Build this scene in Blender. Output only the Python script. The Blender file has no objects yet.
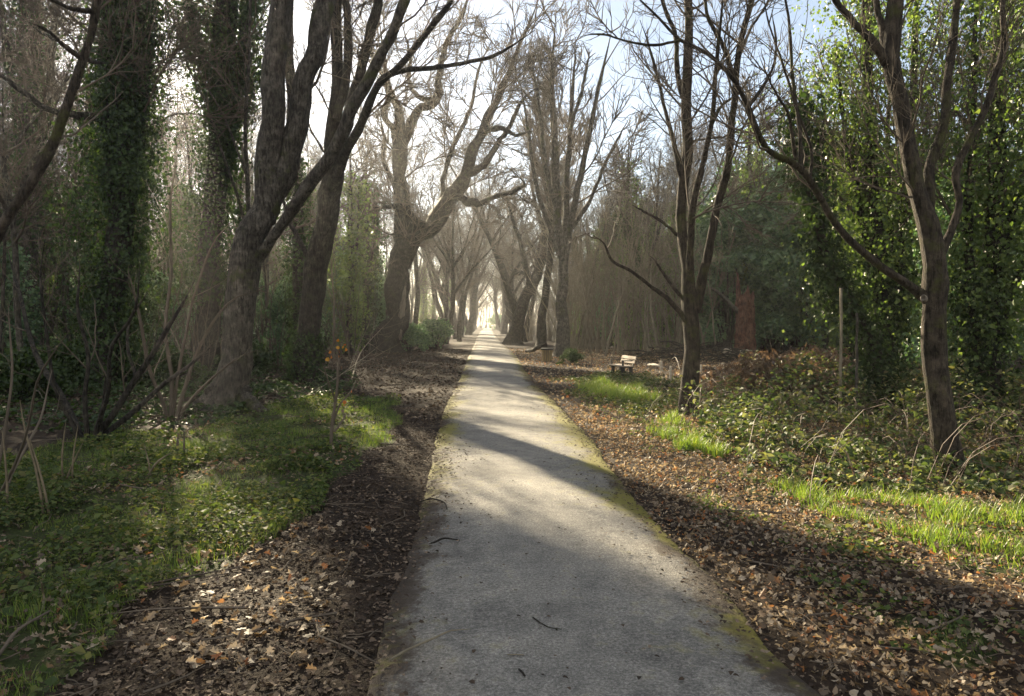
import bpy, bmesh, math
import numpy as np
from mathutils import Vector, Matrix

rng = np.random.default_rng(11)
C = bpy.context.scene.collection
W, H, F, HOR, CAMH = 1024, 696, 740.0, 323.0, 1.6
PITCH = math.atan((H / 2 - HOR) / F)
CP, SP = math.cos(PITCH), math.sin(PITCH)
SUN_AZ, SUN_EL = math.radians(-24.5), math.radians(21.5)
SUNV = np.array([math.sin(SUN_AZ) * math.cos(SUN_EL), math.cos(SUN_AZ) * math.cos(SUN_EL), math.sin(SUN_EL)])

# ------------------------------------------------------------------ picture <-> world
def ray(px, py):
    cx = (px - W / 2) / F
    cz = (H / 2 - py) / F
    return np.array([cx, CP + SP * cz, -SP + CP * cz])

def at(px, py, Y):
    r = ray(px, py)
    p = r * (Y / r[1])
    return np.array([p[0], Y, p[2] + CAMH])

def gp(px, py):
    r = ray(px, py)
    t = -CAMH / r[2]
    return np.array([r[0] * t, r[1] * t, 0.0])

def project(x, y, z=0.0):
    dz = z - CAMH
    f = np.maximum(y * CP - dz * SP, 0.05)
    u = y * SP + dz * CP
    return W / 2 + F * x / f, H / 2 - F * u / f

# ------------------------------------------------------------------ noise
_tab = np.random.default_rng(3).random((256, 256))
def vnoise(x, y):
    xi, yi = np.floor(x).astype(int), np.floor(y).astype(int)
    fx, fy = x - xi, y - yi
    fx, fy = fx * fx * (3 - 2 * fx), fy * fy * (3 - 2 * fy)
    a = _tab[xi % 256, yi % 256]; b = _tab[(xi + 1) % 256, yi % 256]
    c = _tab[xi % 256, (yi + 1) % 256]; d = _tab[(xi + 1) % 256, (yi + 1) % 256]
    return (a * (1 - fx) + b * fx) * (1 - fy) + (c * (1 - fx) + d * fx) * fy

def fbm(x, y, o=4):
    s, a = 0, 0.5
    for i in range(o):
        s = s + a * vnoise(x * 2 ** i + 17 * i, y * 2 ** i + 9 * i); a *= .5
    return s

# ------------------------------------------------------------------ path edges and zones
EDGE = [(696, 368, 818), (650, 380, 772), (600, 394, 731), (570, 405, 701), (550, 412, 682), (482, 428, 620),
        (440, 436, 592), (406, 446, 558), (380, 460, 531), (356, 469, 516), (345, 474.5, 504), (338, 477, 497.5), (334, 479, 494.5), (331, 480.5, 492.5)]
_l = np.array([gp(l, r)[:2] for r, l, _ in EDGE]); _r = np.array([gp(q, r)[:2] for r, _, q in EDGE])
_ly = np.concatenate([[-40], _l[:, 1], [400]]); _lx = np.concatenate([[-.25], _l[:, 0], [_l[-1, 0] - 7]])
_ry = np.concatenate([[-40], _r[:, 1], [400]]); _rx = np.concatenate([[1.7], _r[:, 0], [_r[-1, 0] - 7]])
def path_lr(y):
    w = .04 * (vnoise(y * 1.9, y * 0 + 3) - .5) + .03 * (vnoise(y * 6.1, y * 0 + 5) - .5)
    w2 = .04 * (vnoise(y * 2.1, y * 0 + 8) - .5) + .03 * (vnoise(y * 6.7, y * 0 + 12) - .5)
    return np.interp(y, _ly, _lx) + w, np.interp(y, _ry, _rx) + w2

def path_dist(x, y):          # metres outside the tarmac (negative on it)
    l, r = path_lr(y)
    return np.maximum(l - x, x - r)

def sstep(a, b, x):
    t = np.clip((x - a) / (b - a), 0, 1)
    return t * t * (3 - 2 * t)

def gz(x, y):
    x = np.asarray(x, float); y = np.asarray(y, float)
    d = path_dist(x, y)
    a = sstep(.0, 1.6, d)
    z = a * (.26 * (fbm(x / 3.1 + 40, y / 3.1 + 40) - .47) + .07 * (fbm(x * 1.3, y * 1.3) - .47))
    z = z + sstep(0.02, .2, d) * .05 * (fbm(x * 5 + 9, y * 5, 3) - .42)
    far = np.sqrt(x * x + y * y)
    z = z + sstep(8, 40, np.abs(x + .03 * y)) * .5 * (fbm(x / 13 + 5, y / 13, 2) - .3) * 1.2
    return z - .012 * sstep(-.05, .0, d) - .02 * (d < -.05)

def inpoly(px, py, poly):
    poly = np.array(poly, float)
    ins = np.zeros(px.shape, bool)
    j = len(poly) - 1
    for i in range(len(poly)):
        xi, yi = poly[i]; xj, yj = poly[j]
        c = ((yi > py) != (yj > py)) & (px < (xj - xi) * (py - yi) / (yj - yi + 1e-9) + xi)
        ins ^= c; j = i
    return ins

Z_GREEN = [(-2500, 470), (0, 452), (60, 440), (130, 425), (185, 432), (235, 410), (300, 400), (398, 394), (402, 415), (385, 445), (345, 478),
           (300, 505), (235, 545), (165, 570), (120, 600), (130, 640), (95, 690), (60, 900), (-200, 1800), (-6000, 1800)]
Z_GRASS = [(738, 476), (800, 484), (880, 488), (960, 494), (1040, 505), (1500, 560), (1500, 690), (1040, 590), (950, 556), (880, 530), (800, 502), (745, 490)]
Z_PATCH = [[(578, 392), (606, 383), (642, 390), (664, 408), (622, 406)], [(640, 424), (680, 422), (728, 448), (704, 458), (664, 442)],
           [(690, 495), (722, 494), (735, 506), (700, 507)], [(900, 625), (960, 620), (1010, 655), (960, 670), (915, 650)], [(150, 455), (195, 440), (215, 462), (175, 474)]]
Z_BRAMBLE = [(690, 428), (712, 408), (745, 392), (850, 386), (930, 380), (1100, 385), (1900, 400), (2600, 640), (1500, 570), (1040, 512), (960, 492), (880, 490), (800, 482), (738, 478), (705, 455)]
Z_IVYG = [(565, 378), (600, 374), (680, 384), (690, 400), (690, 428), (655, 425), (610, 408), (570, 396)]
Z_IVYL = [(-900, 400), (0, 385), (120, 372), (200, 372), (260, 385), (300, 372), (350, 375), (350, 396), (300, 402), (235, 415), (180, 432), (120, 430), (-900, 520)]

def zone(x, y, poly, soft=.35):
    jx = (fbm(x * 1.1 + 3, y * 1.1, 3) - .47) * soft * 2.4
    jy = (fbm(x * 1.1 + 33, y * 1.1 + 7, 3) - .47) * soft * 2.4
    yy = y + jy
    px, py = project(x + jx, yy)
    return inpoly(px, py, poly) & (yy > .6)

# ------------------------------------------------------------------ mesh building
def mesh_from(name, V, faces_list, attrs=None, smooth=False):
    """faces_list: list of int arrays (m,k)"""
    me = bpy.data.meshes.new(name)
    V = np.asarray(V, np.float32)
    me.vertices.add(len(V)); me.vertices.foreach_set('co', V.ravel())
    faces_list = [np.asarray(f, np.int32) for f in faces_list if len(f)]
    nl = sum(f.size for f in faces_list); nf = sum(len(f) for f in faces_list)
    me.loops.add(nl); me.polygons.add(nf)
    me.loops.foreach_set('vertex_index', np.concatenate([f.ravel() for f in faces_list]))
    st = []; o = 0
    for f in faces_list:
        st.append(o + np.arange(len(f)) * f.shape[1]); o += f.size
    me.polygons.foreach_set('loop_start', np.concatenate(st).astype(np.int32))
    me.polygons.foreach_set('use_smooth', np.full(nf, smooth))
    if attrs:
        for k, v in attrs.items():
            a = me.attributes.new(k, 'FLOAT', 'POINT'); a.data.foreach_set('value', np.asarray(v, np.float32))
    me.update(calc_edges=True)
    return me

def link(name, me, mat, parent=None, loc=None):
    o = bpy.data.objects.new(name, me)
    if mat is not None and not me.materials: me.materials.append(mat)
    C.objects.link(o)
    if parent is not None: o.parent = parent
    if loc is not None: o.location = loc
    return o

def tag(o, label, cat, group=None, kind=None):
    if label: o['label'] = label
    if cat: o['category'] = cat
    if group: o['group'] = group
    if kind: o['kind'] = kind
    return o

def thing(name, loc, label, cat, group=None, rz=0):
    o = bpy.data.objects.new(name, None); C.objects.link(o)
    o.location = Vector([float(v) for v in loc]); o.rotation_euler = (0, 0, rz); o.empty_display_size = .2
    return tag(o, label, cat, group)

def copy_thing(src, loc, rz, sc, label, group):
    o = src.copy(); C.objects.link(o)
    o.location = Vector([float(v) for v in loc]); o.rotation_euler = (0, 0, rz); o.scale = (sc, sc, sc * 1.0)
    o['label'] = label; o['group'] = group
    for ch in src.children:
        c = ch.copy(); C.objects.link(c); c.parent = o
        for g in ch.children:
            d = g.copy(); C.objects.link(d); d.parent = c
    return o

def norm(v): return v / (np.linalg.norm(v, axis=-1, keepdims=True) + 1e-9)

def tubes(P, R, sides, r, rough=0.0, flare=0.0, cap=True):
    """P (B,n,3) R (B,n) -> verts, quads"""
    B, n, _ = P.shape
    T = np.empty_like(P)
    T[:, 1:-1] = P[:, 2:] - P[:, :-2]; T[:, 0] = P[:, 1] - P[:, 0]; T[:, -1] = P[:, -1] - P[:, -2]
    T = norm(T)
    main = norm(P[:, -1] - P[:, 0])
    ref = np.where(np.abs(main[:, 2:3]) > .75, np.array([[.31, .95, 0.05]]), np.array([[.05, .1, 1.0]]))
    ref = np.repeat(ref[:, None, :], n, 1)
    U = norm(np.cross(T, ref)); Vv = np.cross(T, U)
    a = np.arange(sides) / sides * 2 * math.pi
    ca, sa = np.cos(a), np.sin(a)
    RR = np.repeat(R[:, :, None], sides, 2)
    if rough > 0:
        ph = r.random((B, 1, 3)) * 6.28
        s = np.arange(n)[None, :, None]
        RR = RR * (1 + rough * (.6 * np.sin(2 * a[None, None] + ph[..., :1] + s * .35) + .5 * np.sin(3 * a[None, None] + ph[..., 1:2] - s * .22) + .35 * np.sin(5 * a[None, None] + ph[..., 2:3] + s * .15)))
        RR = RR * (1 + rough * .5 * r.normal(0, 1, (B, n, 1)).clip(-1.5, 1.5))
    if rough > 0:
        w = r.normal(0, 1, RR.shape); w = (w + np.roll(w, 1, 2) + .7 * np.roll(w, 1, 1) + .7 * np.roll(w, -1, 1)) / 1.9
        RR = RR * (1 + rough * .42 * w)
    if flare > 0:
        hz = np.maximum(P[:, :, 2] - P[:1, :1, 2], 0)[:, :, None]
        RR = RR * (1 + flare * np.exp(-hz / .28) * (.55 + .45 * np.sin(5 * a + 1.0)[None, None]) )
    V = P[:, :, None, :] + RR[..., None] * (ca[None, None, :, None] * U[:, :, None, :] + sa[None, None, :, None] * Vv[:, :, None, :])
    idx = np.arange(B * n * sides).reshape(B, n, sides)
    a0 = idx[:, :-1]; a1 = idx[:, 1:]
    q = np.stack([a0, np.roll(a0, -1, 2), np.roll(a1, -1, 2), a1], -1).reshape(-1, 4)
    return V.reshape(-1, 3), q

def join(parts):
    Vs, Fs, o = [], [], 0
    for V, q in parts:
        Vs.append(V); Fs.append(q + o); o += len(V)
    return np.concatenate(Vs), Fs

def resample(pts, rad, n, r, wob=0.25):
    pts = np.array(pts, float); rad = np.array(rad, float)
    if len(pts) == 2:
        pts = np.stack([pts[0], (pts[0] + pts[1]) / 2, pts[1]]); rad = np.array([rad[0], rad.mean(), rad[1]])
    e = np.concatenate([[2 * pts[0] - pts[1]], pts, [2 * pts[-1] - pts[-2]]])
    L = np.concatenate([[0], np.cumsum(np.linalg.norm(np.diff(pts, axis=0), axis=1))])
    s = np.linspace(0, L[-1], n)
    k = np.clip(np.searchsorted(L, s, 'right') - 1, 0, len(pts) - 2)
    t = ((s - L[k]) / (L[k + 1] - L[k] + 1e-9))[:, None]
    p0, p1, p2, p3 = e[k], e[k + 1], e[k + 2], e[k + 3]
    P = .5 * ((2 * p1) + (-p0 + p2) * t + (2 * p0 - 5 * p1 + 4 * p2 - p3) * t ** 2 + (-p0 + 3 * p1 - 3 * p2 + p3) * t ** 3)
    R = np.interp(s, L, rad)
    w = r.normal(0, 1, (n, 3)); w[1:-1] = (w[:-2] + 2 * w[1:-1] + w[2:]) / 4; w[0] = 0; w[-1] = 0
    P = P + w * R[:, None] * wob
    return P, R

def grow_level(P, R, sp, r):
    """children of the branches (B,n,3)"""
    B, n, _ = P.shape
    seg = np.linalg.norm(np.diff(P, axis=1), axis=2); Lp = seg.sum(1)
    cnt = r.poisson(np.clip(sp['dens'] * Lp * (1 - sp['t0']), sp.get('kmin', 0), sp.get('kmax', 60)))
    b = np.repeat(np.arange(B), cnt)
    if len(b) == 0: return None
    t = sp['t0'] + (1 - sp['t0']) * r.random(len(b)) ** sp.get('tpow', .8)
    t = np.clip(t, 0, .995)
    f = t * (n - 1); i = np.minimum(f.astype(int), n - 2); w = (f - i)[:, None]
    st = P[b, i] * (1 - w) + P[b, i + 1] * w
    rad = R[b, i] * (1 - w[:, 0]) + R[b, i + 1] * w[:, 0]
    T = norm(P[b, i + 1] - P[b, i])
    keep = st[:, 2] > sp.get('zmin', -99)
    b, t, st, rad, T = b[keep], t[keep], st[keep], rad[keep], T[keep]
    m = len(b)
    if m == 0: return None
    Q = r.normal(0, 1, (m, 3)); Q = norm(Q - (Q * T).sum(1, keepdims=True) * T)
    ang = np.radians(sp['ang'] * r.uniform(.6, 1.35, m))[:, None]
    D = norm(T * np.cos(ang) + Q * np.sin(ang))
    L = sp['ratio'] * Lp[b] * (1.05 - .65 * t) * r.uniform(.5, 1.25, m)
    L = np.minimum(L, sp.get('lmax', 99)); L = np.maximum(L, sp.get('lmin', .1))
    r0 = np.minimum(rad * sp.get('rr', .6), sp.get('rcoef', .013) * L) ; r0 = np.maximum(r0, sp.get('rmin', .004))
    nn = sp['n']
    CPs = np.empty((m, nn, 3)); CPs[:, 0] = st
    p = st.copy()
    for k in range(1, nn):
        D = norm(D + r.normal(0, sp['wob'], (m, 3)) + np.array([0, 0, sp['up']]))
        p = p + D * (L / (nn - 1))[:, None]
        CPs[:, k] = p
    CR = r0[:, None] * np.linspace(1, sp.get('taper', .35), nn)[None]
    return CPs, CR

def build_tree(name, base, label, cat, limbs, specs, mats, r, group=None, flare=.55, ivy=None, sides=12, trunk_levels=1, rough=.1):
    """limbs: list of (P,R) world polylines, all 28 pts. specs: growth levels."""
    base = np.array(base, float)
    root = thing(name, base, label, cat, group)
    P = np.stack([l[0] for l in limbs]) - base; R = np.stack([l[1] for l in limbs])
    tp = [tubes(P[:1], R[:1], sides + 4, r, rough, flare)]
    if len(limbs) > 1: tp.append(tubes(P[1:], R[1:], sides, r, rough))
    cr = []
    lp, lr = P, R
    for k, sp in enumerate(specs):
        g = grow_level(lp, lr, sp, r)
        if g is None: break
        lp, lr = g
        (tp if k < trunk_levels - 1 else cr).append(tubes(lp, lr, sp.get('sides', 4 if k < 2 else 3), r))
    V, Fs = join(tp); link('trunk', mesh_from('trunk', V, Fs, smooth=True), mats[0], root)
    if cr:
        V, Fs = join(cr); link('crown', mesh_from('crown', V, Fs, smooth=True), mats[1], root)
    if ivy:
        for kw in ivy:
            Vv, Ff = ivy_leaves(P, R, r, **kw['p']); link(kw.get('name', 'ivy'), mesh_from('ivy', Vv, Ff), kw['mat'], root)
    return root

# leaf templates: (verts, tris) leaf along +Y, normal +Z
LEAF4 = (np.array([[0, 0, 0], [-.42, .45, .13], [0, 1, -.08], [.42, .45, .13]]), np.array([[0, 2, 1], [0, 3, 2]]))
LEAF7 = (np.array([[0, 0, 0], [-.38, .28, .12], [-.3, .7, .05], [0, 1, -.15], [.3, .7, .09], [.4, .28, .1], [0, .5, -.02]]),
         np.array([[0, 6, 1], [1, 6, 2], [2, 6, 3], [3, 6, 4], [4, 6, 5], [5, 6, 0]]))
LOBED = (np.array([[0, 0, 0], [-.12, .18, .04], [-.38, .24, .16], [-.2, .42, .02], [-.44, .58, .14], [-.18, .7, .0], [-.22, .9, -.06], [0, 1, -.14], [.24, .86, .02], [.16, .7, .05], [.42, .52, .2], [.2, .4, .03], [.34, .2, .1], [.1, .16, .03], [0, .5, -.05]]),
         np.array([[i, 14, i + 1] for i in range(13)] + [[13, 14, 0]])[:, [0, 1, 2]])
BLADE = (np.array([[-.5, 0, 0], [.5, 0, 0], [-.38, .4, .12], [.38, .4, .12], [-.2, .75, .38], [.2, .75, .38], [0, 1, .75]]),
         np.array([[0, 1, 3], [0, 3, 2], [2, 3, 5], [2, 5, 4], [4, 5, 6]]))

def scatter(tmpl, pos, nrm, yaw, scale, sx=None, bend=None):
    tv, tf = tmpl
    N = len(pos)
    n = norm(nrm)
    ref = np.where(np.abs(n[:, 2:3]) > .9, np.array([[1., 0, 0]]), np.array([[0, 0, 1.]]))
    u = norm(np.cross(ref, n)); v = np.cross(n, u)
    c, s = np.cos(yaw)[:, None], np.sin(yaw)[:, None]
    X = u * c + v * s; Y = -u * s + v * c
    sc = scale[:, None, None]
    wx = 1.0 if sx is None else sx[:, None, None]
    tz = tv[None, :, 2:3] * (1 if bend is None else bend[:, None, None])
    V = pos[:, None, :] + sc * (wx * tv[None, :, 0:1] * X[:, None, :] + tv[None, :, 1:2] * Y[:, None, :] + tz * n[:, None, :])
    k = len(tv)
    Fc = (tf[None] + (np.arange(N) * k)[:, None, None]).reshape(-1, 3)
    return V.reshape(-1, 3), Fc

def ivy_leaves(P, R, r, limbs=(0,), zmin=0, zmax=99, thick=.3, n=8000, size=.07, clump=.6, fade=0.0, out=1.0, tmpl=LEAF4):
    pos, nr = [], []
    tot = 0
    segs = []
    for li in limbs:
        p = P[li]; L = np.linalg.norm(np.diff(p, axis=0), axis=1)
        for i in range(len(L)):
            zc = (p[i, 2] + p[i + 1, 2]) / 2
            if zmin <= zc <= zmax: segs.append((li, i, L[i] * (1 - fade * (zc - zmin) / (zmax - zmin + 1e-6))))
    w = np.array([s[2] for s in segs]); w = np.maximum(w, 1e-4); w /= w.sum()
    M = int(n * 1.6)
    ch = r.choice(len(segs), M, p=w)
    li = np.array([s[0] for s in segs])[ch]; ii = np.array([s[1] for s in segs])[ch]
    t = r.random(M)[:, None]
    c = P[li, ii] * (1 - t) + P[li, ii + 1] * t
    rad = R[li, ii]
    T = norm(P[li, ii + 1] - P[li, ii])
    Q = r.normal(0, 1, (M, 3)); Q = norm(Q - (Q * T).sum(1, keepdims=True) * T)
    th = np.arctan2(Q[:, 1], Q[:, 0])
    nz = fbm(th * 1.3 + 50 + li * 5, c[:, 2] * .9 + 50, 3)
    nz2 = fbm(th * 3 + 10 + li * 3, c[:, 2] * 2.3 + 20, 2)
    keep = r.random(M) < np.clip(.15 + (nz2 - .25) * 2.2, .1, 1) ** clump
    d = rad * 1.02 + thick * np.clip(nz * 3.4 - 1.1, .06, 1.7) * r.uniform(.1, 1, M) ** .6 * out
    pos = c + Q * d[:, None]; pos[:, 2] -= .15 * thick * r.random(M)
    K = max(8, M // 70); hub = r.integers(0, M, K); cl = r.integers(0, K, M); on = r.random(M) < .5     # hanging clumps and sprays
    jit = r.normal(0, 1, (M, 3)) * (.1 + .16 * thick) * np.array([1, 1, 1.3])
    pos = np.where(on[:, None], pos[hub][cl] + Q[hub][cl] * (.25 * thick * r.random((K, 1)))[cl] + jit, pos)
    Q = np.where(on[:, None], Q[hub][cl], Q)
    nn = norm(Q + r.normal(0, .55, (M, 3)) + np.array([0, 0, .25]))
    pos, nn = pos[keep][:n], nn[keep][:n]
    m = len(pos)
    return (lambda a: (a[0], [a[1]]))(scatter(tmpl, pos, nn, r.normal(math.pi, .9, m), size * r.choice([.5, .75, 1, 1.2, 1.45], m, p=[.2, .25, .3, .17, .08]) * r.uniform(.8, 1.2, m)))

def foliage(r, clumps, n, size, spread, tmpl=LEAF4, upb=.35):
    """clumps (M,4): xyz radius"""
    M = len(clumps)
    w = clumps[:, 3] ** 2; w /= w.sum()
    ch = r.choice(M, n, p=w)
    d = norm(r.normal(0, 1, (n, 3))); rr = r.random(n) ** .45
    pos = clumps[ch, :3] + d * (rr * clumps[ch, 3])[:, None] * np.array([1, 1, .8])
    nn = norm(d * .6 + r.normal(0, .6, (n, 3)) + np.array([0, 0, upb]))
    V, Fc = scatter(tmpl, pos, nn, r.uniform(0, 6.28, n), size * r.uniform(.55, 1.35, n))
    return V, [Fc]

# ------------------------------------------------------------------ materials
def new_mat(name):
    m = bpy.data.materials.new(name); m.use_nodes = True
    nt = m.node_tree; nt.nodes.clear()
    out = nt.nodes.new('ShaderNodeOutputMaterial')
    return m, nt, nt.nodes.new, nt.links.new, out

def ramp(nt, stops, interp='LINEAR'):
    n = nt.nodes.new('ShaderNodeValToRGB'); cr = n.color_ramp; cr.interpolation = interp
    while len(cr.elements) < len(stops): cr.elements.new(.5)
    for e, (p, c) in zip(cr.elements, stops): e.position = p; e.color = (*c, 1)
    return n

def leaf_mat(name, cols, trans=.4, tint=(1.9, 2.0, .9), rough=.42, spec=.5):
    m, nt, N, L, out = new_mat(name)
    g = N('ShaderNodeNewGeometry')
    rp = ramp(nt, [(i / max(1, len(cols) - 1), c) for i, c in enumerate(cols)]); L(g.outputs['Random Per Island'], rp.inputs[0])
    b = N('ShaderNodeBsdfPrincipled'); L(rp.outputs[0], b.inputs['Base Color']); b.inputs['Roughness'].default_value = rough
    b.inputs['Specular IOR Level'].default_value = spec
    mu = N('ShaderNodeMix'); mu.data_type = 'RGBA'; mu.blend_type = 'MULTIPLY'; mu.inputs['Factor'].default_value = 1
    L(rp.outputs[0], mu.inputs['A']); mu.inputs['B'].default_value = (*tint, 1)
    t = N('ShaderNodeBsdfTranslucent'); L(mu.outputs['Result'], t.inputs['Color'])
    mx = N('ShaderNodeMixShader'); mx.inputs[0].default_value = trans
    L(b.outputs[0], mx.inputs[1]); L(t.outputs[0], mx.inputs[2]); L(mx.outputs[0], out.inputs['Surface'])
    return m

def bark_mat(name, cols, moss=None, moss_amt=.5, scale=9, bump=.6, stretch=.22):
    m, nt, N, L, out = new_mat(name)
    tc = N('ShaderNodeTexCoord'); mp = N('ShaderNodeMapping'); L(tc.outputs['Object'], mp.inputs[0]); mp.inputs['Scale'].default_value = (1, 1, stretch)
    n1 = N('ShaderNodeTexNoise'); n1.inputs['Scale'].default_value = scale * .7; n1.inputs['Detail'].default_value = 8; n1.inputs['Roughness'].default_value = .68; L(tc.outputs['Object'], n1.inputs[0])
    n2 = N('ShaderNodeTexNoise'); n2.inputs['Scale'].default_value = scale * 3.2; n2.inputs['Detail'].default_value = 6; n2.inputs['Roughness'].default_value = .7; L(mp.outputs[0], n2.inputs[0])
    rp = ramp(nt, [(.3, cols[0]), (.5, cols[1]), (.7, cols[2])]); L(n1.outputs[0], rp.inputs[0])
    rf = ramp(nt, [(.38, (.25, .23, .2)), (.52, (1, 1, 1)), (.7, (1.35, 1.3, 1.25))]); L(n2.outputs[0], rf.inputs[0])
    mu = N('ShaderNodeMix'); mu.data_type = 'RGBA'; mu.blend_type = 'MULTIPLY'; mu.inputs['Factor'].default_value = min(1, bump); L(rp.outputs[0], mu.inputs['A']); L(rf.outputs[0], mu.inputs['B'])
    col = mu.outputs['Result']
    if moss:
        n3 = N('ShaderNodeTexNoise'); n3.inputs['Scale'].default_value = 2.3; n3.inputs['Detail'].default_value = 9; n3.inputs['Roughness'].default_value = .7; L(tc.outputs['Object'], n3.inputs[0])
        r3 = ramp(nt, [(.62 - .25 * moss_amt, (0, 0, 0)), (.72 - .25 * moss_amt, (.85, .85, .85))]); L(n3.outputs[0], r3.inputs[0])
        mx = N('ShaderNodeMix'); mx.data_type = 'RGBA'; L(r3.outputs[0], mx.inputs['Factor']); L(col, mx.inputs['A']); mx.inputs['B'].default_value = (*moss, 1)
        col = mx.outputs['Result']
    b = N('ShaderNodeBsdfPrincipled'); L(col, b.inputs['Base Color']); b.inputs['Roughness'].default_value = .85; b.inputs['Specular IOR Level'].default_value = .2
    ad = N('ShaderNodeMath'); ad.operation = 'ADD'; L(n2.outputs[0], ad.inputs[0])
    ml = N('ShaderNodeMath'); ml.operation = 'MULTIPLY'; L(n1.outputs[0], ml.inputs[0]); ml.inputs[1].default_value = .6; L(ml.outputs[0], ad.inputs[1])
    bp = N('ShaderNodeBump'); bp.inputs['Strength'].default_value = bump; bp.inputs['Distance'].default_value = .06; L(ad.outputs[0], bp.inputs['Height'])
    L(bp.outputs[0], b.inputs['Normal']); L(b.outputs[0], out.inputs['Surface'])
    return m

def plain_mat(name, c0, c1, scale=20, rough=.7, bump=.3, stretch=(1, 1, 1)):
    m, nt, N, L, out = new_mat(name)
    tc = N('ShaderNodeTexCoord'); mp = N('ShaderNodeMapping'); L(tc.outputs['Object'], mp.inputs[0]); mp.inputs['Scale'].default_value = stretch
    n1 = N('ShaderNodeTexNoise'); n1.inputs['Scale'].default_value = scale; n1.inputs['Detail'].default_value = 6; L(mp.outputs[0], n1.inputs[0])
    rp = ramp(nt, [(.35, c0), (.68, c1)]); L(n1.outputs[0], rp.inputs[0])
    b = N('ShaderNodeBsdfPrincipled'); L(rp.outputs[0], b.inputs['Base Color']); b.inputs['Roughness'].default_value = rough
    bp = N('ShaderNodeBump'); bp.inputs['Strength'].default_value = bump; bp.inputs['Distance'].default_value = .01; L(n1.outputs[0], bp.inputs['Height'])
    L(bp.outputs[0], b.inputs['Normal']); L(b.outputs[0], out.inputs['Surface'])
    return m

M_BARK = bark_mat('bark_brown', [(.026, .023, .019), (.075, .066, .054), (.155, .14, .116)], (.055, .06, .02), .3, bump=1.0)
M_BARKG = bark_mat('bark_mossy', [(0.019, 0.015, 0.011), (0.050, 0.040, 0.029), (0.105, 0.084, 0.063)], (.06, .062, .018), .35, bump=1.0)
M_BARKD = bark_mat('bark_dark', [(.014, .012, .010), (.04, .035, .028), (.088, .077, .062)], (.045, .05, .02), .2, bump=1.0)
M_TWIG = bark_mat('twig_bark', [(0.055, 0.044, 0.033), (0.099, 0.080, 0.060), (0.155, 0.124, 0.094)], None, scale=3, bump=0)
M_TWIGL = bark_mat('pale_twig_bark', [(.085, .072, .05), (.165, .142, .1), (.28, .24, .175)], None, scale=3, bump=0)
M_DEAD = bark_mat('dead_wood', [(.04, .02, .014), (.125, .062, .042), (.25, .14, .095)], None, scale=7, bump=.9, stretch=.12)
M_PALE = plain_mat('bleached_wood', (.35, .29, .21), (.6, .53, .42), 14)
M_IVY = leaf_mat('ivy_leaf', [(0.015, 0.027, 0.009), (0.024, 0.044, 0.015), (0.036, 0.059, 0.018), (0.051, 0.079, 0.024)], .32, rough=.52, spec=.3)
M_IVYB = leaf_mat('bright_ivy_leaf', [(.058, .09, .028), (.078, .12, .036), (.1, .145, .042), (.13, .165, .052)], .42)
M_EVER = leaf_mat('evergreen_leaf', [(0.043, 0.090, 0.043), (0.074, 0.136, 0.065), (0.110, 0.188, 0.084), (0.149, 0.225, 0.099)], .25, tint=(1.5, 1.7, 1.0))
M_BRAM = leaf_mat('bramble_leaf', [(.026, .04, .018), (.045, .066, .027), (.068, .094, .036), (.09, .11, .044), (.12, .105, .055), (.17, .18, .085)], .32, rough=.6, spec=.2)
M_GREEN = leaf_mat('ground_leaf', [(0.033, 0.048, 0.019), (0.049, 0.074, 0.028), (0.074, 0.104, 0.037), (0.109, 0.137, 0.049), (0.142, 0.131, 0.060)], .4, tint=(1.9, 1.9, .8), rough=.65, spec=.15)
M_GRASS = leaf_mat('grass_blade', [(0.070, 0.111, 0.025), (0.098, 0.159, 0.033), (0.124, 0.194, 0.042), (0.236, 0.249, 0.083)], .45, tint=(1.7, 1.7, .6), rough=.45)
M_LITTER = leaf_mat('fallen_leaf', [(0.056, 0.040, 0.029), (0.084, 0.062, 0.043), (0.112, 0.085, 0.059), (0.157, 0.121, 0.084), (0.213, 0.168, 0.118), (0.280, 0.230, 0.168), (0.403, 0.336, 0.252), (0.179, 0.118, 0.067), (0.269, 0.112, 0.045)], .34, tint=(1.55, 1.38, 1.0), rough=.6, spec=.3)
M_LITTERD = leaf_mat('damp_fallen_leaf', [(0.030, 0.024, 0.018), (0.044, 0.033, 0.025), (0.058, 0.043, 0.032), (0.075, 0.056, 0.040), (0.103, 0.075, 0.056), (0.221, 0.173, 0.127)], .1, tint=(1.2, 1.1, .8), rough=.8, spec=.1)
M_ORANGE = leaf_mat('orange_leaf', [(.35, .11, .015), (.5, .2, .02), (.5, .3, .03), (.3, .09, .02)], .45, tint=(1.5, 1.3, .6))
M_BRACK = leaf_mat('dead_bracken', [(.06, .042, .028), (.1, .07, .046), (.14, .1, .066), (.19, .145, .095)], .3, tint=(1.5, 1.2, .9))
M_STALK = plain_mat('dry_stalk', (.09, .07, .04), (.19, .15, .09), 12)

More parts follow.
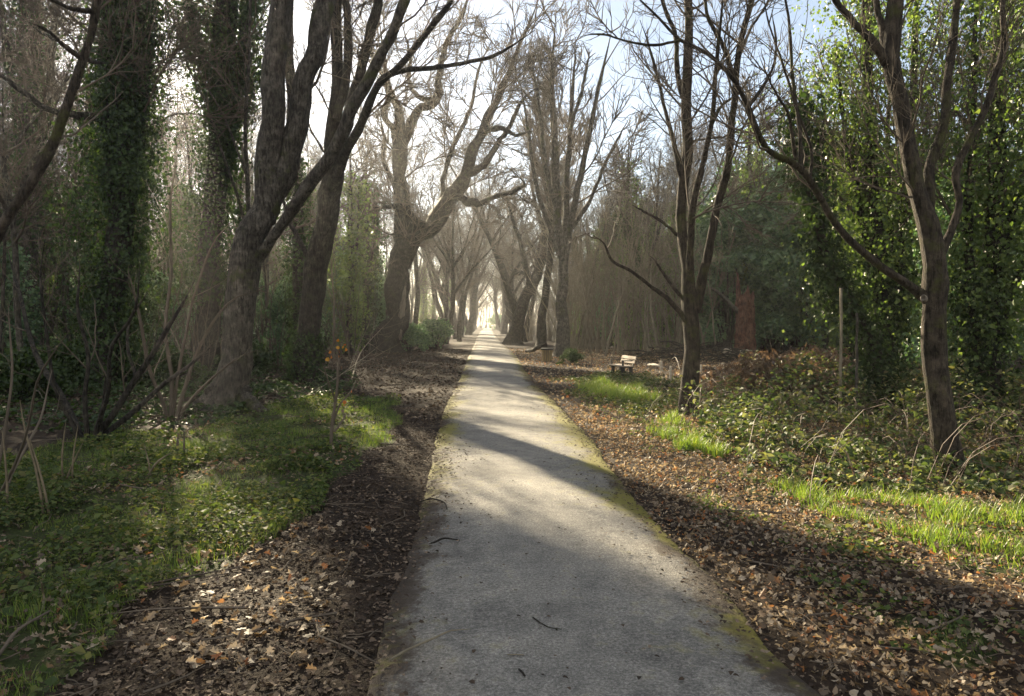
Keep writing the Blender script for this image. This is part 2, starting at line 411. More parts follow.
def ground_mat():
    m, nt, N, L, out = new_mat('woodland_floor')
    tc = N('ShaderNodeTexCoord')
    def noise(s, d=7, ro=.6):
        n = N('ShaderNodeTexNoise'); n.inputs['Scale'].default_value = s; n.inputs['Detail'].default_value = d; n.inputs['Roughness'].default_value = ro
        L(tc.outputs['Object'], n.inputs[0]); return n
    n1 = noise(1.3); n2 = noise(14, 8, .7); n3 = noise(55, 5, .7)
    r1 = ramp(nt, [(.3, (.022, .016, .011)), (.5, (.042, .03, .021)), (.7, (.075, .054, .037))]); L(n2.outputs[0], r1.inputs[0])
    r2 = ramp(nt, [(.36, (.55, .55, .55)), (.65, (1.15, 1.1, 1.05))]); L(n1.outputs[0], r2.inputs[0])
    mu = N('ShaderNodeMix'); mu.data_type = 'RGBA'; mu.blend_type = 'MULTIPLY'; mu.inputs['Factor'].default_value = 1
    L(r1.outputs[0], mu.inputs['A']); L(r2.outputs[0], mu.inputs['B'])
    at_ = N('ShaderNodeAttribute'); at_.attribute_name = 'green'
    ad = N('ShaderNodeMath'); ad.operation = 'ADD'; L(at_.outputs['Fac'], ad.inputs[0]); L(n2.outputs[0], ad.inputs[1])
    rg = ramp(nt, [(.75, (0, 0, 0)), (1.25, (1, 1, 1))]); L(ad.outputs[0], rg.inputs[0])
    rc = ramp(nt, [(.3, (.022, .03, .01)), (.6, (.05, .065, .018)), (.75, (.09, .11, .026))]); L(n3.outputs[0], rc.inputs[0])
    mx = N('ShaderNodeMix'); mx.data_type = 'RGBA'; L(rg.outputs[0], mx.inputs['Factor']); L(mu.outputs['Result'], mx.inputs['A']); L(rc.outputs[0], mx.inputs['B'])
    b = N('ShaderNodeBsdfPrincipled'); L(mx.outputs['Result'], b.inputs['Base Color']); b.inputs['Roughness'].default_value = .9; b.inputs['Specular IOR Level'].default_value = .15
    a2 = N('ShaderNodeMath'); a2.operation = 'ADD'; L(n2.outputs[0], a2.inputs[0]); L(n3.outputs[0], a2.inputs[1])
    bp = N('ShaderNodeBump'); bp.inputs['Strength'].default_value = .9; bp.inputs['Distance'].default_value = .04; L(a2.outputs[0], bp.inputs['Height'])
    L(bp.outputs[0], b.inputs['Normal']); L(b.outputs[0], out.inputs['Surface'])
    return m

def path_mat():
    m, nt, N, L, out = new_mat('worn_tarmac')
    tc = N('ShaderNodeTexCoord')
    def noise(s, d=6, ro=.6):
        n = N('ShaderNodeTexNoise'); n.inputs['Scale'].default_value = s; n.inputs['Detail'].default_value = d; n.inputs['Roughness'].default_value = ro
        L(tc.outputs['Object'], n.inputs[0]); return n
    n1 = noise(1.1, 6); n2 = noise(9, 6); n3 = noise(60, 8, .95)
    vo = N('ShaderNodeTexVoronoi'); vo.inputs['Scale'].default_value = 95; L(tc.outputs['Object'], vo.inputs['Vector'])
    r3 = ramp(nt, [(.36, (.038, .037, .035)), (.5, (.165, .16, .149)), (.62, (.41, .395, .368))]); L(n3.outputs[0], r3.inputs[0])
    r1 = ramp(nt, [(.32, (.68, .67, .66)), (.5, (1, .99, .97)), (.68, (1.25, 1.22, 1.16))]); L(n1.outputs[0], r1.inputs[0])
    r2 = ramp(nt, [(.3, (.72, .72, .71)), (.7, (1.22, 1.21, 1.18))]); L(n2.outputs[0], r2.inputs[0])
    def mul(a, b_):
        x = N('ShaderNodeMix'); x.data_type = 'RGBA'; x.blend_type = 'MULTIPLY'; x.inputs['Factor'].default_value = 1
        L(a, x.inputs['A']); L(b_, x.inputs['B']); return x.outputs['Result']
    col = mul(mul(r3.outputs[0], r1.outputs[0]), r2.outputs[0])
    e = N('ShaderNodeAttribute'); e.attribute_name = 'edge'
    ms = N('ShaderNodeAttribute'); ms.attribute_name = 'moss'
    # dirt near the edge
    n4 = noise(26, 6, .75); n5 = noise(2.6, 4, .6)
    a0 = N('ShaderNodeMath'); a0.operation = 'MULTIPLY_ADD'; L(n4.outputs[0], a0.inputs[0]); a0.inputs[1].default_value = .42; L(e.outputs['Fac'], a0.inputs[2])
    a1 = N('ShaderNodeMath'); a1.operation = 'MULTIPLY_ADD'; L(n5.outputs[0], a1.inputs[0]); a1.inputs[1].default_value = .55; L(a0.outputs[0], a1.inputs[2])
    rd = ramp(nt, [(.56, (1, 1, 1)), (.64, (.75, .75, .75)), (.7, (.18, .18, .18)), (.9, (0, 0, 0))]); L(a1.outputs[0], rd.inputs[0])
    x = N('ShaderNodeMix'); x.data_type = 'RGBA'; L(rd.outputs[0], x.inputs['Factor']); L(col, x.inputs['A']); x.inputs['B'].default_value = (.05, .037, .026, 1)
    mm = N('ShaderNodeMath'); mm.operation = 'MULTIPLY_ADD'; L(n2.outputs[0], mm.inputs[0]); mm.inputs[1].default_value = .9; L(ms.outputs['Fac'], mm.inputs[2])
    rm = ramp(nt, [(.55, (0, 0, 0)), (.9, (.9, .9, .9))]); L(mm.outputs[0], rm.inputs[0])
    rmc = ramp(nt, [(.3, (.1, .1, .02)), (.7, (.24, .21, .035))]); L(n3.outputs[0], rmc.inputs[0])
    y = N('ShaderNodeMix'); y.data_type = 'RGBA'; L(rm.outputs[0], y.inputs['Factor']); L(x.outputs['Result'], y.inputs['A']); L(rmc.outputs[0], y.inputs['B'])
    b = N('ShaderNodeBsdfPrincipled'); L(y.outputs['Result'], b.inputs['Base Color']); b.inputs['Roughness'].default_value = .8; b.inputs['Specular IOR Level'].default_value = .3
    ad = N('ShaderNodeMath'); ad.operation = 'ADD'; L(n3.outputs[0], ad.inputs[0]); L(vo.outputs['Distance'], ad.inputs[1])
    bp = N('ShaderNodeBump'); bp.inputs['Strength'].default_value = .55; bp.inputs['Distance'].default_value = .012; L(ad.outputs[0], bp.inputs['Height'])
    L(bp.outputs[0], b.inputs['Normal']); L(b.outputs[0], out.inputs['Surface'])
    return m

# ------------------------------------------------------------------ ground and path
def axis(lo, hi, step, grow):
    a = [0.0]; s = step
    while a[-1] < hi: a.append(a[-1] + s); s *= grow
    b = [0.0]; s = step
    while b[-1] > lo: b.append(b[-1] - s); s *= grow
    return np.array(sorted(set(b[1:] + a)))
gx = axis(-170, 170, .075, 1.022); gy = axis(-60, 420, .09, 1.014)
X, Y = np.meshgrid(gx, gy)
Zg = gz(X, Y)
green = np.maximum(zone(X, Y, Z_GREEN) * .62, zone(X, Y, Z_GRASS) * .8)
for p in Z_PATCH: green = np.maximum(green, zone(X, Y, p, .15) * .9)
green = np.maximum(green, .35 * zone(X, Y, Z_BRAMBLE))
green = np.where(path_dist(X, Y) < .15, 0, green)
idx = np.arange(X.size).reshape(X.shape)
quads = np.stack([idx[:-1, :-1], idx[:-1, 1:], idx[1:, 1:], idx[1:, :-1]], -1).reshape(-1, 4)
g = link('ground', mesh_from('ground', np.stack([X, Y, Zg], -1).reshape(-1, 3), [quads], {'green': green.ravel()}, True), ground_mat())
tag(g, 'brown woodland floor on both sides of the tarmac path', 'ground', kind='structure')

ys = [-12.0]
while ys[-1] < 330: ys.append(ys[-1] + max(.09, .012 * abs(ys[-1])))
ys = np.array(ys); l, r_ = path_lr(ys)
cols = np.concatenate([[-.0001], np.array([0, .015, .04, .08, .14, .22, .33, .5, .67, .78, .86, .92, .96, .985, 1]), [1.0001]])
PX = l[:, None] + (r_ - l)[:, None] * np.clip(cols, 0, 1)[None]
PX[:, 0] -= .03; PX[:, -1] += .03
PY = np.repeat(ys[:, None], len(cols), 1)
ed = np.minimum(PX - l[:, None], r_[:, None] - PX)
PZ = .03 + .02 * np.sin(np.clip(cols, 0, 1) * math.pi)[None] * np.ones_like(PX) - .028 * np.exp(-np.maximum(ed, 0) / .07) + .006 * (fbm(PX * 3, PY * 3, 2) - .4)
PZ[:, 0] = -.05; PZ[:, -1] = -.05
side = np.where((PX - l[:, None]) < (r_[:, None] - PX), 0, 1)
mamt = np.where(side == 1, np.interp(PY, [0, 3.2, 4.6, 7, 20, 60], [.1, .2, .9, 1.0, .7, .2]), np.interp(PY, [0, 3, 4.5, 5.6, 9, 11, 20, 60], [.1, .15, .4, .15, .5, 1.1, .6, .2]))
moss = mamt * np.exp(-np.maximum(ed, 0) / .26) * np.clip(fbm(PX * 2.2, PY * 1.1 + 30, 3) * 3 - .75, 0, 1.25)
idx = np.arange(PX.size).reshape(PX.shape)
quads = np.stack([idx[:-1, :-1], idx[:-1, 1:], idx[1:, 1:], idx[1:, :-1]], -1).reshape(-1, 4)
p = link('path', mesh_from('path', np.stack([PX, PY, PZ], -1).reshape(-1, 3), [quads], {'edge': ed.ravel(), 'moss': moss.ravel()}, True), path_mat())
tag(p, 'straight grey tarmac path edged with yellow moss', 'path', kind='structure')

# ------------------------------------------------------------------ the hand placed trees (traced limbs)
S_STD = [dict(dens=2.0, t0=.22, ang=48, ratio=.42, lmax=3.0, n=7, wob=.16, up=.07, rr=.5, rcoef=.011, rmin=.007, zmin=3.0, sides=5),
         dict(dens=3.1, t0=.12, ang=40, ratio=.68, lmin=.3, lmax=1.5, n=5, wob=.16, up=.05, rr=.6, rcoef=.009, rmin=.004),
         dict(dens=3.8, t0=.1, ang=36, ratio=.75, lmin=.22, lmax=.8, n=4, wob=.16, up=.05, rr=.7, rcoef=.008, rmin=.0028, kmax=9)]
def spec(**k):
    out = []
    for i, s in enumerate(S_STD):
        d = dict(s)
        for kk, v in k.items():
            if kk[-1].isdigit():
                if int(kk[-1]) == i: d[kk[:-1]] = v
            else: d[kk] = v
        out.append(d)
    return out

WD = .9
def limbs_px(Y, lst, r, n=36, dys=None, wob=.25, base=None):
    out = []; known = []
    for k, L in enumerate(lst):
        L = np.array(L, float)
        dy = (dys[k] if dys else (0 if k == 0 else r.uniform(-2.0, 2.0) * min(1, len(L) / 6)))
        if k == 0: y0 = Y
        else:
            kk = np.concatenate(known); j = np.argmin((kk[:, 0] - L[0, 0]) ** 2 + (kk[:, 1] - L[0, 1]) ** 2); y0 = kk[j, 2]
        D = np.concatenate([[0], np.cumsum(np.hypot(np.diff(L[:, 0]), np.diff(L[:, 1])))]); D /= D[-1]
        yy = y0 + dy * D
        pts = [at(a[0], a[1], q) for a, q in zip(L, yy)]
        rad = [a[2] / 2 * q / F * WD for a, q in zip(L, yy)]
        known.append(np.stack([L[:, 0], L[:, 1], yy], 1))
        P, R = resample(pts, rad, n, r, wob)
        R = R * np.clip((1 - np.linspace(0, 1, n)) / .22, .2, 1) ** .7
        out.append((P, R))
    b = out[0][0][0]
    zb = float(gz(b[0], b[1]))
    out[0][0][0, 2] = zb - .12
    return out, np.array([b[0], b[1], zb])

TW, DN = 1.0, 1.9
def ptree(name, label, cat, Y, lst, specs, mats, seed, dys=None, ivy=None, flare=.55, rough=.1, wob=.25, group=None, sides=12):
    r = np.random.default_rng(seed)
    lim, base = limbs_px(Y, lst, r, dys=dys, wob=wob)
    for sp_, q_ in zip(specs, (.72, .46, .32)):
        sp_['rmin'] = q_ * Y / F * TW; sp_['dens'] *= DN
    return build_tree(name, base, label, cat, lim, specs, mats, r, group, flare, ivy, sides, rough=rough)

def scar_strip(P, R, base, z0, z1, ang, half, mat, trunk):
    Pl = P - base; k = [i for i in range(len(P)) if z0 <= Pl[i, 2] <= z1]; V = []; m = 7
    zs = np.linspace(z0, z1, 16); c = np.stack([np.interp(zs, Pl[:, 2], Pl[:, j]) for j in range(3)], 1); rr0 = np.interp(zs, Pl[:, 2], R)
    a0 = math.atan2(-base[1], -base[0]) + ang
    for i in range(16):
        w = half * math.sin(math.pi * (i + .3) / 15.6) * (1 + .25 * math.sin(i * 2.1)); a = a0 + np.linspace(-w, w, m)
        q = rr0[i] * np.array([1.0] + [1.19] * (m - 2) + [1.0])
        V.append(np.stack([c[i, 0] + q * np.cos(a), c[i, 1] + q * np.sin(a), np.full(m, zs[i])], 1))
    idx = np.arange(16 * m).reshape(16, m)
    q = np.stack([idx[:-1, :-1], idx[:-1, 1:], idx[1:, 1:], idx[1:, :-1]], -1).reshape(-1, 4)
    return link('bark_scar', mesh_from('bark_scar', np.concatenate(V), [q], smooth=True), mat, trunk)
M_SCAR = plain_mat('bare_scar_wood', (.08, .066, .05), (.19, .16, .12), 7, stretch=(3, 3, .5))
# right hand tree in the brambles
FORKED = ptree('forked_tree', 'dark mossy forked tree standing in brambles, its long limb reaching out towards the path', 'tree', 8.05, [
    [(947, 476, 30), (943, 430, 26), (937, 370, 24), (933, 310, 23), (931, 265, 24), (928, 232, 22), (918, 190, 20), (907, 145, 19), (899, 105, 18), (892, 65, 17), (894, 30, 16), (896, 0, 15), (900, -70, 12), (905, -170, 7), (908, -260, 3)],
    [(931, 235, 14), (929, 195, 12), (930, 165, 10.5), (941, 135, 9.5), (946, 95, 9), (951, 50, 8.5), (957, 0, 8), (962, -80, 6), (968, -170, 3)],
    [(934, 272, 12), (946, 245, 10), (954, 228, 8.5), (960, 202, 7.5), (956, 174, 8), (968, 143, 7.5), (985, 110, 7), (995, 73, 6.5), (1004, 48, 6), (1003, 0, 5), (1006, -90, 3)],
    [(927, 300, 12), (905, 284, 10), (882, 268, 9), (858, 248, 8), (838, 228, 7.5), (820, 198, 7), (805, 175, 7), (793, 162, 7), (775, 155, 6), (762, 143, 6), (748, 108, 5.5), (728, 72, 5), (705, 52, 4.5), (680, 40, 4), (655, 15, 3.5), (636, -4, 3), (600, -30, 2)],
    [(893, 68, 12), (884, 58, 10), (872, 42, 9), (858, 27, 8), (836, 0, 7), (815, -50, 4.5), (800, -110, 2)],
    [(893, 66, 10), (886, 50, 8), (881, 20, 7), (876, 0, 6.5), (872, -60, 4), (866, -120, 2)],
    [(801, 168, 5), (800, 133, 4), (793, 83, 3.5), (790, 33, 3), (784, -10, 2.5), (780, -50, 1.5)],
    [(796, 160, 5), (793, 143, 4), (788, 113, 3.2), (780, 100, 2.6), (768, 78, 2), (758, 52, 1.2)],
    [(810, 180, 4), (811, 150, 3.4), (797, 110, 3), (783, 65, 2.4), (768, 20, 2), (762, -20, 1.2)],
    [(680, 40, 3.4), (655, 45, 2.8), (630, 42, 2.3), (600, 34, 2), (575, 38, 1.2)],
    [(748, 108, 4.5), (768, 78, 3), (776, 50, 2.4), (772, 10, 2)]],
    spec(dens0=1.1, zmin0=2.6, lmax0=1.5, lmax1=.7, lmax2=.35, dens1=4.2, dens2=6.5, rcoef=.008, rmin0=.005, rmin1=.003, rmin2=.002), (M_BARKG, M_TWIG), 21,
    dys=[.3, .5, .2, -1.2, -.4, .4, .4, -.3, .3, .1, .3])

kb = np.array(FORKED.location); kc = at(923.5, 298, 7.955) - kb; kd = norm(np.array([-.62, -.75, .2])); ku = norm(np.cross(kd, [0, 0, 1])); kv = np.cross(kd, ku)
ka = np.arange(16) / 16 * 2 * math.pi; KV = []
for rr0, dz_ in [(.034, -.05), (.032, .0), (.026, .01), (.019, .0), (.012, -.016), (.001, -.02)]:
    KV.append(kc + (rr0 * np.cos(ka))[:, None] * ku + (rr0 * 1.25 * np.sin(ka))[:, None] * kv + kd * dz_)
kidx = np.arange(96).reshape(6, 16)
link('branch_scar', mesh_from('branch_scar', np.concatenate(KV), [np.stack([kidx[:-1], np.roll(kidx[:-1], -1, 1), np.roll(kidx[1:], -1, 1), kidx[1:]], -1).reshape(-1, 4)], smooth=True), M_SCAR, FORKED.children[0])

# slim forked tree on the right verge
ptree('forked_tree', 'slim dark tree forking low on the grassy verge, between the bench and the brambles', 'tree', 12.9, [
    [(690, 419, 23), (691, 380, 18), (692, 330, 17.5), (692.5, 308, 18), (687, 270, 14), (680, 232, 12), (683, 190, 11.5), (687, 140, 11), (688, 80, 10), (688, 0, 9), (690, -90, 6), (692, -180, 3)],
    [(695, 312, 13), (705, 270, 10), (712, 232, 9), (720, 195, 8.5), (729, 150, 8), (734, 100, 8), (738, 60, 7), (744, 30, 6), (753, -5, 5), (765, -90, 3)],
    [(694, 305, 9), (690, 265, 8), (691, 225, 7), (699, 175, 6.5), (711, 125, 5.5), (716, 70, 4.5), (721, 20, 3.5), (728, -50, 2)],
    [(682, 185, 6), (675, 150, 5), (665, 110, 4), (652, 57, 3), (640, 20, 2)],
    [(687, 110, 7), (678, 75, 5.5), (675, 35, 5), (662, 0, 4), (650, -60, 2)],
    [(734, 75, 6), (720, 40, 4.5), (708, 15, 4), (702, -20, 3), (695, -70, 1.6)],
    [(688, 322, 6), (672, 303, 5), (655, 289, 4.3), (632, 272, 3.6), (612, 260, 3), (603, 242, 2.5), (588, 233, 1.7)],
    [(686, 303, 4.5), (668, 280, 3.5), (656, 262, 2.6), (650, 256, 1.6)],
    [(678, 235, 4), (662, 222, 3.2), (645, 212, 2.6), (632, 205, 1.6)],
    [(738, 60, 4), (750, 30, 3), (766, 5, 2.4), (780, -30, 1.5)],
    [(711, 125, 4), (722, 105, 3.2), (740, 92, 2.6), (752, 70, 1.8)]],
    spec(dens0=1.0, zmin0=2.6, lmax0=1.8, lmax1=.9, lmax2=.45, dens1=3.4, dens2=5, rmin0=.006, rmin1=.004, rmin2=.0028), (M_BARKG, M_TWIG), 22)

# big two-stemmed tree on the left
ptree('twin_stemmed_tree', 'stout grey tree with two thick upper stems on a mossy base beside the green verge', 'tree', 13.9, [
    [(224, 414, 54), (229, 392, 41), (233, 370, 37), (243, 300, 34), (255, 240, 33), (266, 195, 29), (271, 120, 25), (276, 50, 23), (284, -40, 20), (290, -150, 16), (298, -280, 7)],
    [(262, 222, 26), (280, 175, 25), (293, 130, 24), (305, 80, 23), (318, 30, 21), (334, -40, 20), (352, -150, 12), (365, -250, 5)],
    [(252, 268, 11), (276, 232, 12), (303, 195, 13), (333, 150, 13.5), (356, 100, 13), (383, 52, 12), (404, 0, 11.5), (430, -80, 8), (450, -160, 4)],
    [(284, -30, 12), (262, -60, 9), (240, -120, 6), (225, -180, 3)],
    [(222, 388, 26), (208, 400, 22), (192, 410, 16), (176, 418, 8)],
    [(236, 388, 22), (248, 402, 18), (262, 412, 12), (276, 418, 6)],
    [(334, -40, 12), (372, -90, 8), (400, -160, 5), (420, -230, 3)]],
    spec(dens0=.5, zmin0=5.5, dens1=2.6, dens2=4), (M_BARK, M_TWIG), 23, flare=.35, rough=.08, dys=[0, .8, -1.5, 1.5, -.3, -.5, -1.5])

# many-stemmed tree behind it
ptree('many_stemmed_tree', 'tall tree with an ivy sleeved base, opening into many dark stems near the mud', 'tree', 20.8, [
    [(304, 386, 34), (307, 350, 28), (312, 300, 26), (321, 240, 24), (331, 185, 22), (335, 150, 18), (338, 80, 13), (337, 0, 12), (340, -120, 6)],
    [(334, 165, 14), (352, 105, 12.5), (366, 50, 11.5), (378, 0, 10), (395, -110, 5)],
    [(330, 205, 12), (345, 155, 10.5), (362, 118, 9.5), (378, 85, 8.5), (400, 66, 7.5), (430, 30, 6.5), (452, 0, 5.5), (480, -60, 3)],
    [(378, 82, 6), (400, 72, 5.5), (429, 68, 5), (463, 63, 4.5), (490, 57, 4), (512, 46, 3.2), (535, 30, 2)],
    [(336, 120, 10), (345, 80, 9), (347, 30, 8), (346, -20, 7), (350, -120, 4)],
    [(316, 270, 7), (296, 235, 5), (285, 205, 4), (270, 190, 3)]],
    spec(dens0=.55, zmin0=5, dens1=2.6, dens2=4), (M_BARKD, M_TWIG), 24, dys=[-1.6, -2.2, -4.2, -1.0, -.3, 0],
    ivy=[dict(mat=M_IVY, p=dict(limbs=(0,), zmin=-.1, zmax=1.5, thick=.16, n=2600, size=.085, clump=.3))])

# the gnarled oak by the path
OAK = ptree('gnarled_oak', 'gnarled old oak with a crooked limb bending over the path, pale scar on its trunk', 'tree', 40, [
    [(388, 353.5, 34), (391, 335, 27), (394, 310, 25), (398, 280, 24), (405, 252, 24), (401, 215, 18), (400, 180, 15), (403, 145, 15), (397, 115, 10), (388, 85, 7.5), (383, 50, 5), (378, 10, 3)],
    [(405, 252, 22), (418, 233, 20), (432, 226, 19), (440, 210, 19), (455, 190, 18), (464, 177, 14), (478, 140, 9.5), (490, 115, 8), (505, 80, 6.5), (522, 40, 5), (540, -5, 3)],
    [(403, 143, 13), (415, 118, 10), (434, 102, 9), (439, 75, 7.5), (446, 45, 6), (462, 15, 4.5), (475, -20, 3)],
    [(402, 150, 11), (392, 128, 8), (384, 112, 7), (388, 85, 5), (372, 55, 4), (365, 20, 3)],
    [(452, 195, 9), (462, 199, 8), (480, 203, 7), (495, 197, 5.5), (512, 192, 4.5), (524, 184, 3.4), (514, 172, 2.4)],
    [(466, 176, 9), (486, 162, 7), (500, 140, 5.5), (512, 122, 4.6), (522, 100, 3.6), (540, 85, 2.6)],
    [(425, 229, 10), (412, 218, 8), (401, 206, 7), (386, 208, 5), (372, 207, 3.4)],
    [(436, 100, 6), (418, 96, 5), (408, 78, 4), (410, 55, 3.4), (402, 25, 2.6)],
    [(482, 135, 6), (500, 128, 5), (516, 135, 4), (530, 130, 3)],
    [(410, 245, 8), (396, 190, 5), (383, 160, 5), (384, 135, 4), (378, 110, 3)],
    [(442, 205, 7), (444, 180, 5.5), (452, 150, 5), (470, 110, 4), (478, 70, 3.2), (492, 40, 2.4)]],
    spec(dens0=.7, wob0=.24, wob1=.22, wob2=.2, ang0=50, lmax0=4.8, lmax1=3.0, lmax2=1.9, zmin0=5, dens1=2.4, dens2=2.6, up=.05), (M_BARKD, M_TWIG), 25, rough=.16, wob=.4,
    dys=[0, -3, 2, -2, -3, -2, 0, 1, -4, 2, 3])

_r = np.random.default_rng(25); _l, _b = limbs_px(40, [[(388, 353.5, 34), (391, 335, 27), (394, 310, 25), (398, 280, 24), (405, 252, 24)]], _r, wob=0)
scar_strip(_l[0][0], _l[0][1], _b, .7, 3.6, .75, .3, M_SCAR, OAK.children[0])
# right side trees by the litter bin
UP = dict(up0=.16, up1=.12, up2=.08, ang0=30, ang1=30, ang2=30)
ptree('upright_tree', 'upright bare tree with a fan of straight stems, just behind the litter bin', 'tree', 36, [
    [(562, 358, 18), (562, 330, 13), (562, 300, 12), (563, 262, 11), (557, 220, 9.5), (555, 150, 8), (552, 80, 5.5), (556, 10, 3)],
    [(563, 265, 9), (570, 232, 8), (578, 190, 7), (588, 140, 5.5), (600, 80, 4.4), (612, 30, 3)],
    [(562, 272, 8), (566, 220, 7), (568, 160, 6), (572, 100, 4.5), (576, 40, 3)],
    [(560, 258, 6), (545, 215, 5.5), (535, 180, 4.5), (528, 130, 3.6), (520, 80, 2.6)],
    [(572, 228, 5), (590, 200, 4.5), (607, 160, 3.6), (628, 120, 2.4)],
    [(556, 210, 6), (545, 160, 5), (540, 110, 4), (532, 60, 2.6)],
    [(570, 130, 4), (582, 90, 3.4), (590, 50, 2.4)]],
    spec(dens0=.42, zmin0=5, lmax0=4.4, lmax1=2.8, lmax2=1.8, dens1=1.6, dens2=2.0, up0=.1, up1=.08, up2=.05, ang0=40, ang1=38, ang2=36), (M_BARK, M_TWIG), 26)
ptree('slender_tree', 'slender bare tree leaning slightly right, between the curved tree and the upright tree', 'tree', 45, [
    [(541, 350, 12), (543, 320, 9), (546, 290, 8), (549, 262, 8), (551, 225, 7), (546, 180, 5.5), (540, 130, 4), (536, 80, 2.6)],
    [(549, 255, 5), (556, 215, 4.4), (566, 175, 3.4), (575, 130, 2.4)],
    [(547, 190, 4), (532, 150, 3.2), (520, 110, 2.2)]],
    spec(dens0=1.3, zmin0=5, rmin0=.018, rmin1=.012, rmin2=.008, lmax0=3.2, lmax1=1.8, lmax2=.9, dens2=3, **UP), (M_BARKD, M_TWIG), 27)
ptree('curved_tree', 'curved dark tree whose trunk bends right above the verge of the far path', 'tree', 56, [
    [(513, 345, 22), (516, 330, 15), (519, 315, 13), (527, 292, 12), (536, 278, 11), (543, 255, 9), (548, 225, 7), (556, 180, 5), (560, 130, 3)],
    [(530, 286, 8), (526, 265, 6.5), (521, 245, 5), (513, 220, 4), (505, 190, 3)],
    [(540, 265, 6), (552, 252, 5), (562, 240, 4), (570, 222, 3)],
    [(536, 280, 5), (524, 273, 4), (512, 275, 3)],
    [(546, 235, 5), (536, 205, 4), (530, 170, 3)]],
    spec(dens0=1.2, zmin0=5, wob0=.28, rmin0=.022, rmin1=.014, rmin2=.009, lmax0=4, lmax1=2, lmax2=1, dens2=2.6), (M_BARKD, M_TWIG), 28)

# ivy clad column, far left
ptree('ivy_clad_tree', 'thick trunk smothered in dark ivy from ground to top, in the gloom at the left', 'tree', 19, [
    [(110, 388, 34), (112, 300, 28), (118, 200, 26), (125, 100, 24), (130, 0, 22), (135, -150, 15), (140, -300, 7)],
    [(118, 190, 12), (112, 120, 11), (108, 60, 10), (106, 0, 9), (100, -100, 5)],
    [(116, 128, 9), (95, 118, 8), (75, 115, 7.5), (45, 108, 6.5), (20, 90, 5.5), (-5, 72, 4.5), (-40, 60, 3)],
    [(120, 220, 10), (135, 150, 9), (146, 80, 8), (150, 0, 7), (158, -100, 4)],
    [(112, 66, 6), (98, 62, 5), (82, 57, 4), (60, 42, 3.5), (40, 32, 3), (28, 22, 2)]],
    spec(dens0=1.0, zmin0=4.5), (M_BARKD, M_TWIG), 29, dys=[0, -.5, -2, .5, -1],
    ivy=[dict(mat=M_IVY, p=dict(limbs=(0,), zmin=-.1, zmax=15, thick=.95, n=30000, size=.1, clump=.35)),
         dict(mat=M_IVY, p=dict(limbs=(1, 3), zmin=3, zmax=13, thick=.6, n=13000, size=.095, clump=.6))])
ptree('ivy_clad_tree', 'hazy ivy clad trunk in the sun glow directly behind the stout two-stemmed tree', 'tree', 25, [
    [(204, 374, 28), (211, 250, 25), (221, 120, 24), (228, 0, 22), (233, -130, 13), (236, -230, 6)],
    [(218, 170, 12), (240, 90, 10), (248, 10, 9), (255, -80, 5)],
    [(222, 110, 10), (200, 50, 8), (185, -10, 6), (170, -80, 3)]],
    spec(dens0=.22, zmin0=5, dens1=2), (M_BARKD, M_TWIG), 30,
    ivy=[dict(mat=M_IVY, p=dict(limbs=(0,), zmin=2, zmax=17, thick=.85, n=20000, size=.11, clump=.4)),
         dict(mat=M_IVY, p=dict(limbs=(1, 2), zmin=3, zmax=16, thick=.65, n=14000, size=.11, clump=.5))])
ptree('leaning_tree', 'thin bare tree leaning in from the left edge in front of the ivy column', 'tree', 8.0, [
    [(-70, 474, 17), (-45, 350, 14), (-22, 280, 12.5), (0, 232, 11.5), (28, 190, 10.5), (55, 140, 10), (78, 75, 9), (92, 25, 8), (103, -40, 7), (112, -150, 5), (116, -230, 3)],
    [(94, 12, 6), (70, 8, 4.5), (50, -2, 3.6), (35, -20, 2.6)],
    [(82, 60, 5), (64, 46, 4), (46, 30, 3.4), (28, 22, 2)],
    [(80, 55, 4.5), (92, 62, 4), (106, 63, 2.5)],
    [(10, 215, 5), (-10, 180, 4), (-30, 140, 3)]],
    spec(dens0=1.0, zmin0=2.6, lmax0=1.3, lmax1=.7, lmax2=.4, rmin0=.005, rmin1=.003, rmin2=.002), (M_BARKG, M_TWIG), 31, dys=[.5, -.6, -.5, .4, 0])
ptree('ivy_clad_tree', 'pale hazy ivy clad tree at the far left edge beyond the leaning tree', 'tree', 27, [
    [(28, 372, 24), (30, 250, 22), (28, 120, 20), (34, 0, 17), (40, -140, 9), (42, -230, 4)],
    [(30, 180, 10), (48, 90, 8), (56, 0, 7), (62, -80, 4)],
    [(29, 150, 9), (8, 60, 8), (-6, -30, 6)]],
    spec(dens0=1.2, zmin0=4.5), (M_BARK, M_TWIG), 32,
    ivy=[dict(mat=M_IVY, p=dict(limbs=(0,), zmin=1.5, zmax=13, thick=.75, n=9000, size=.12, clump=.8))])

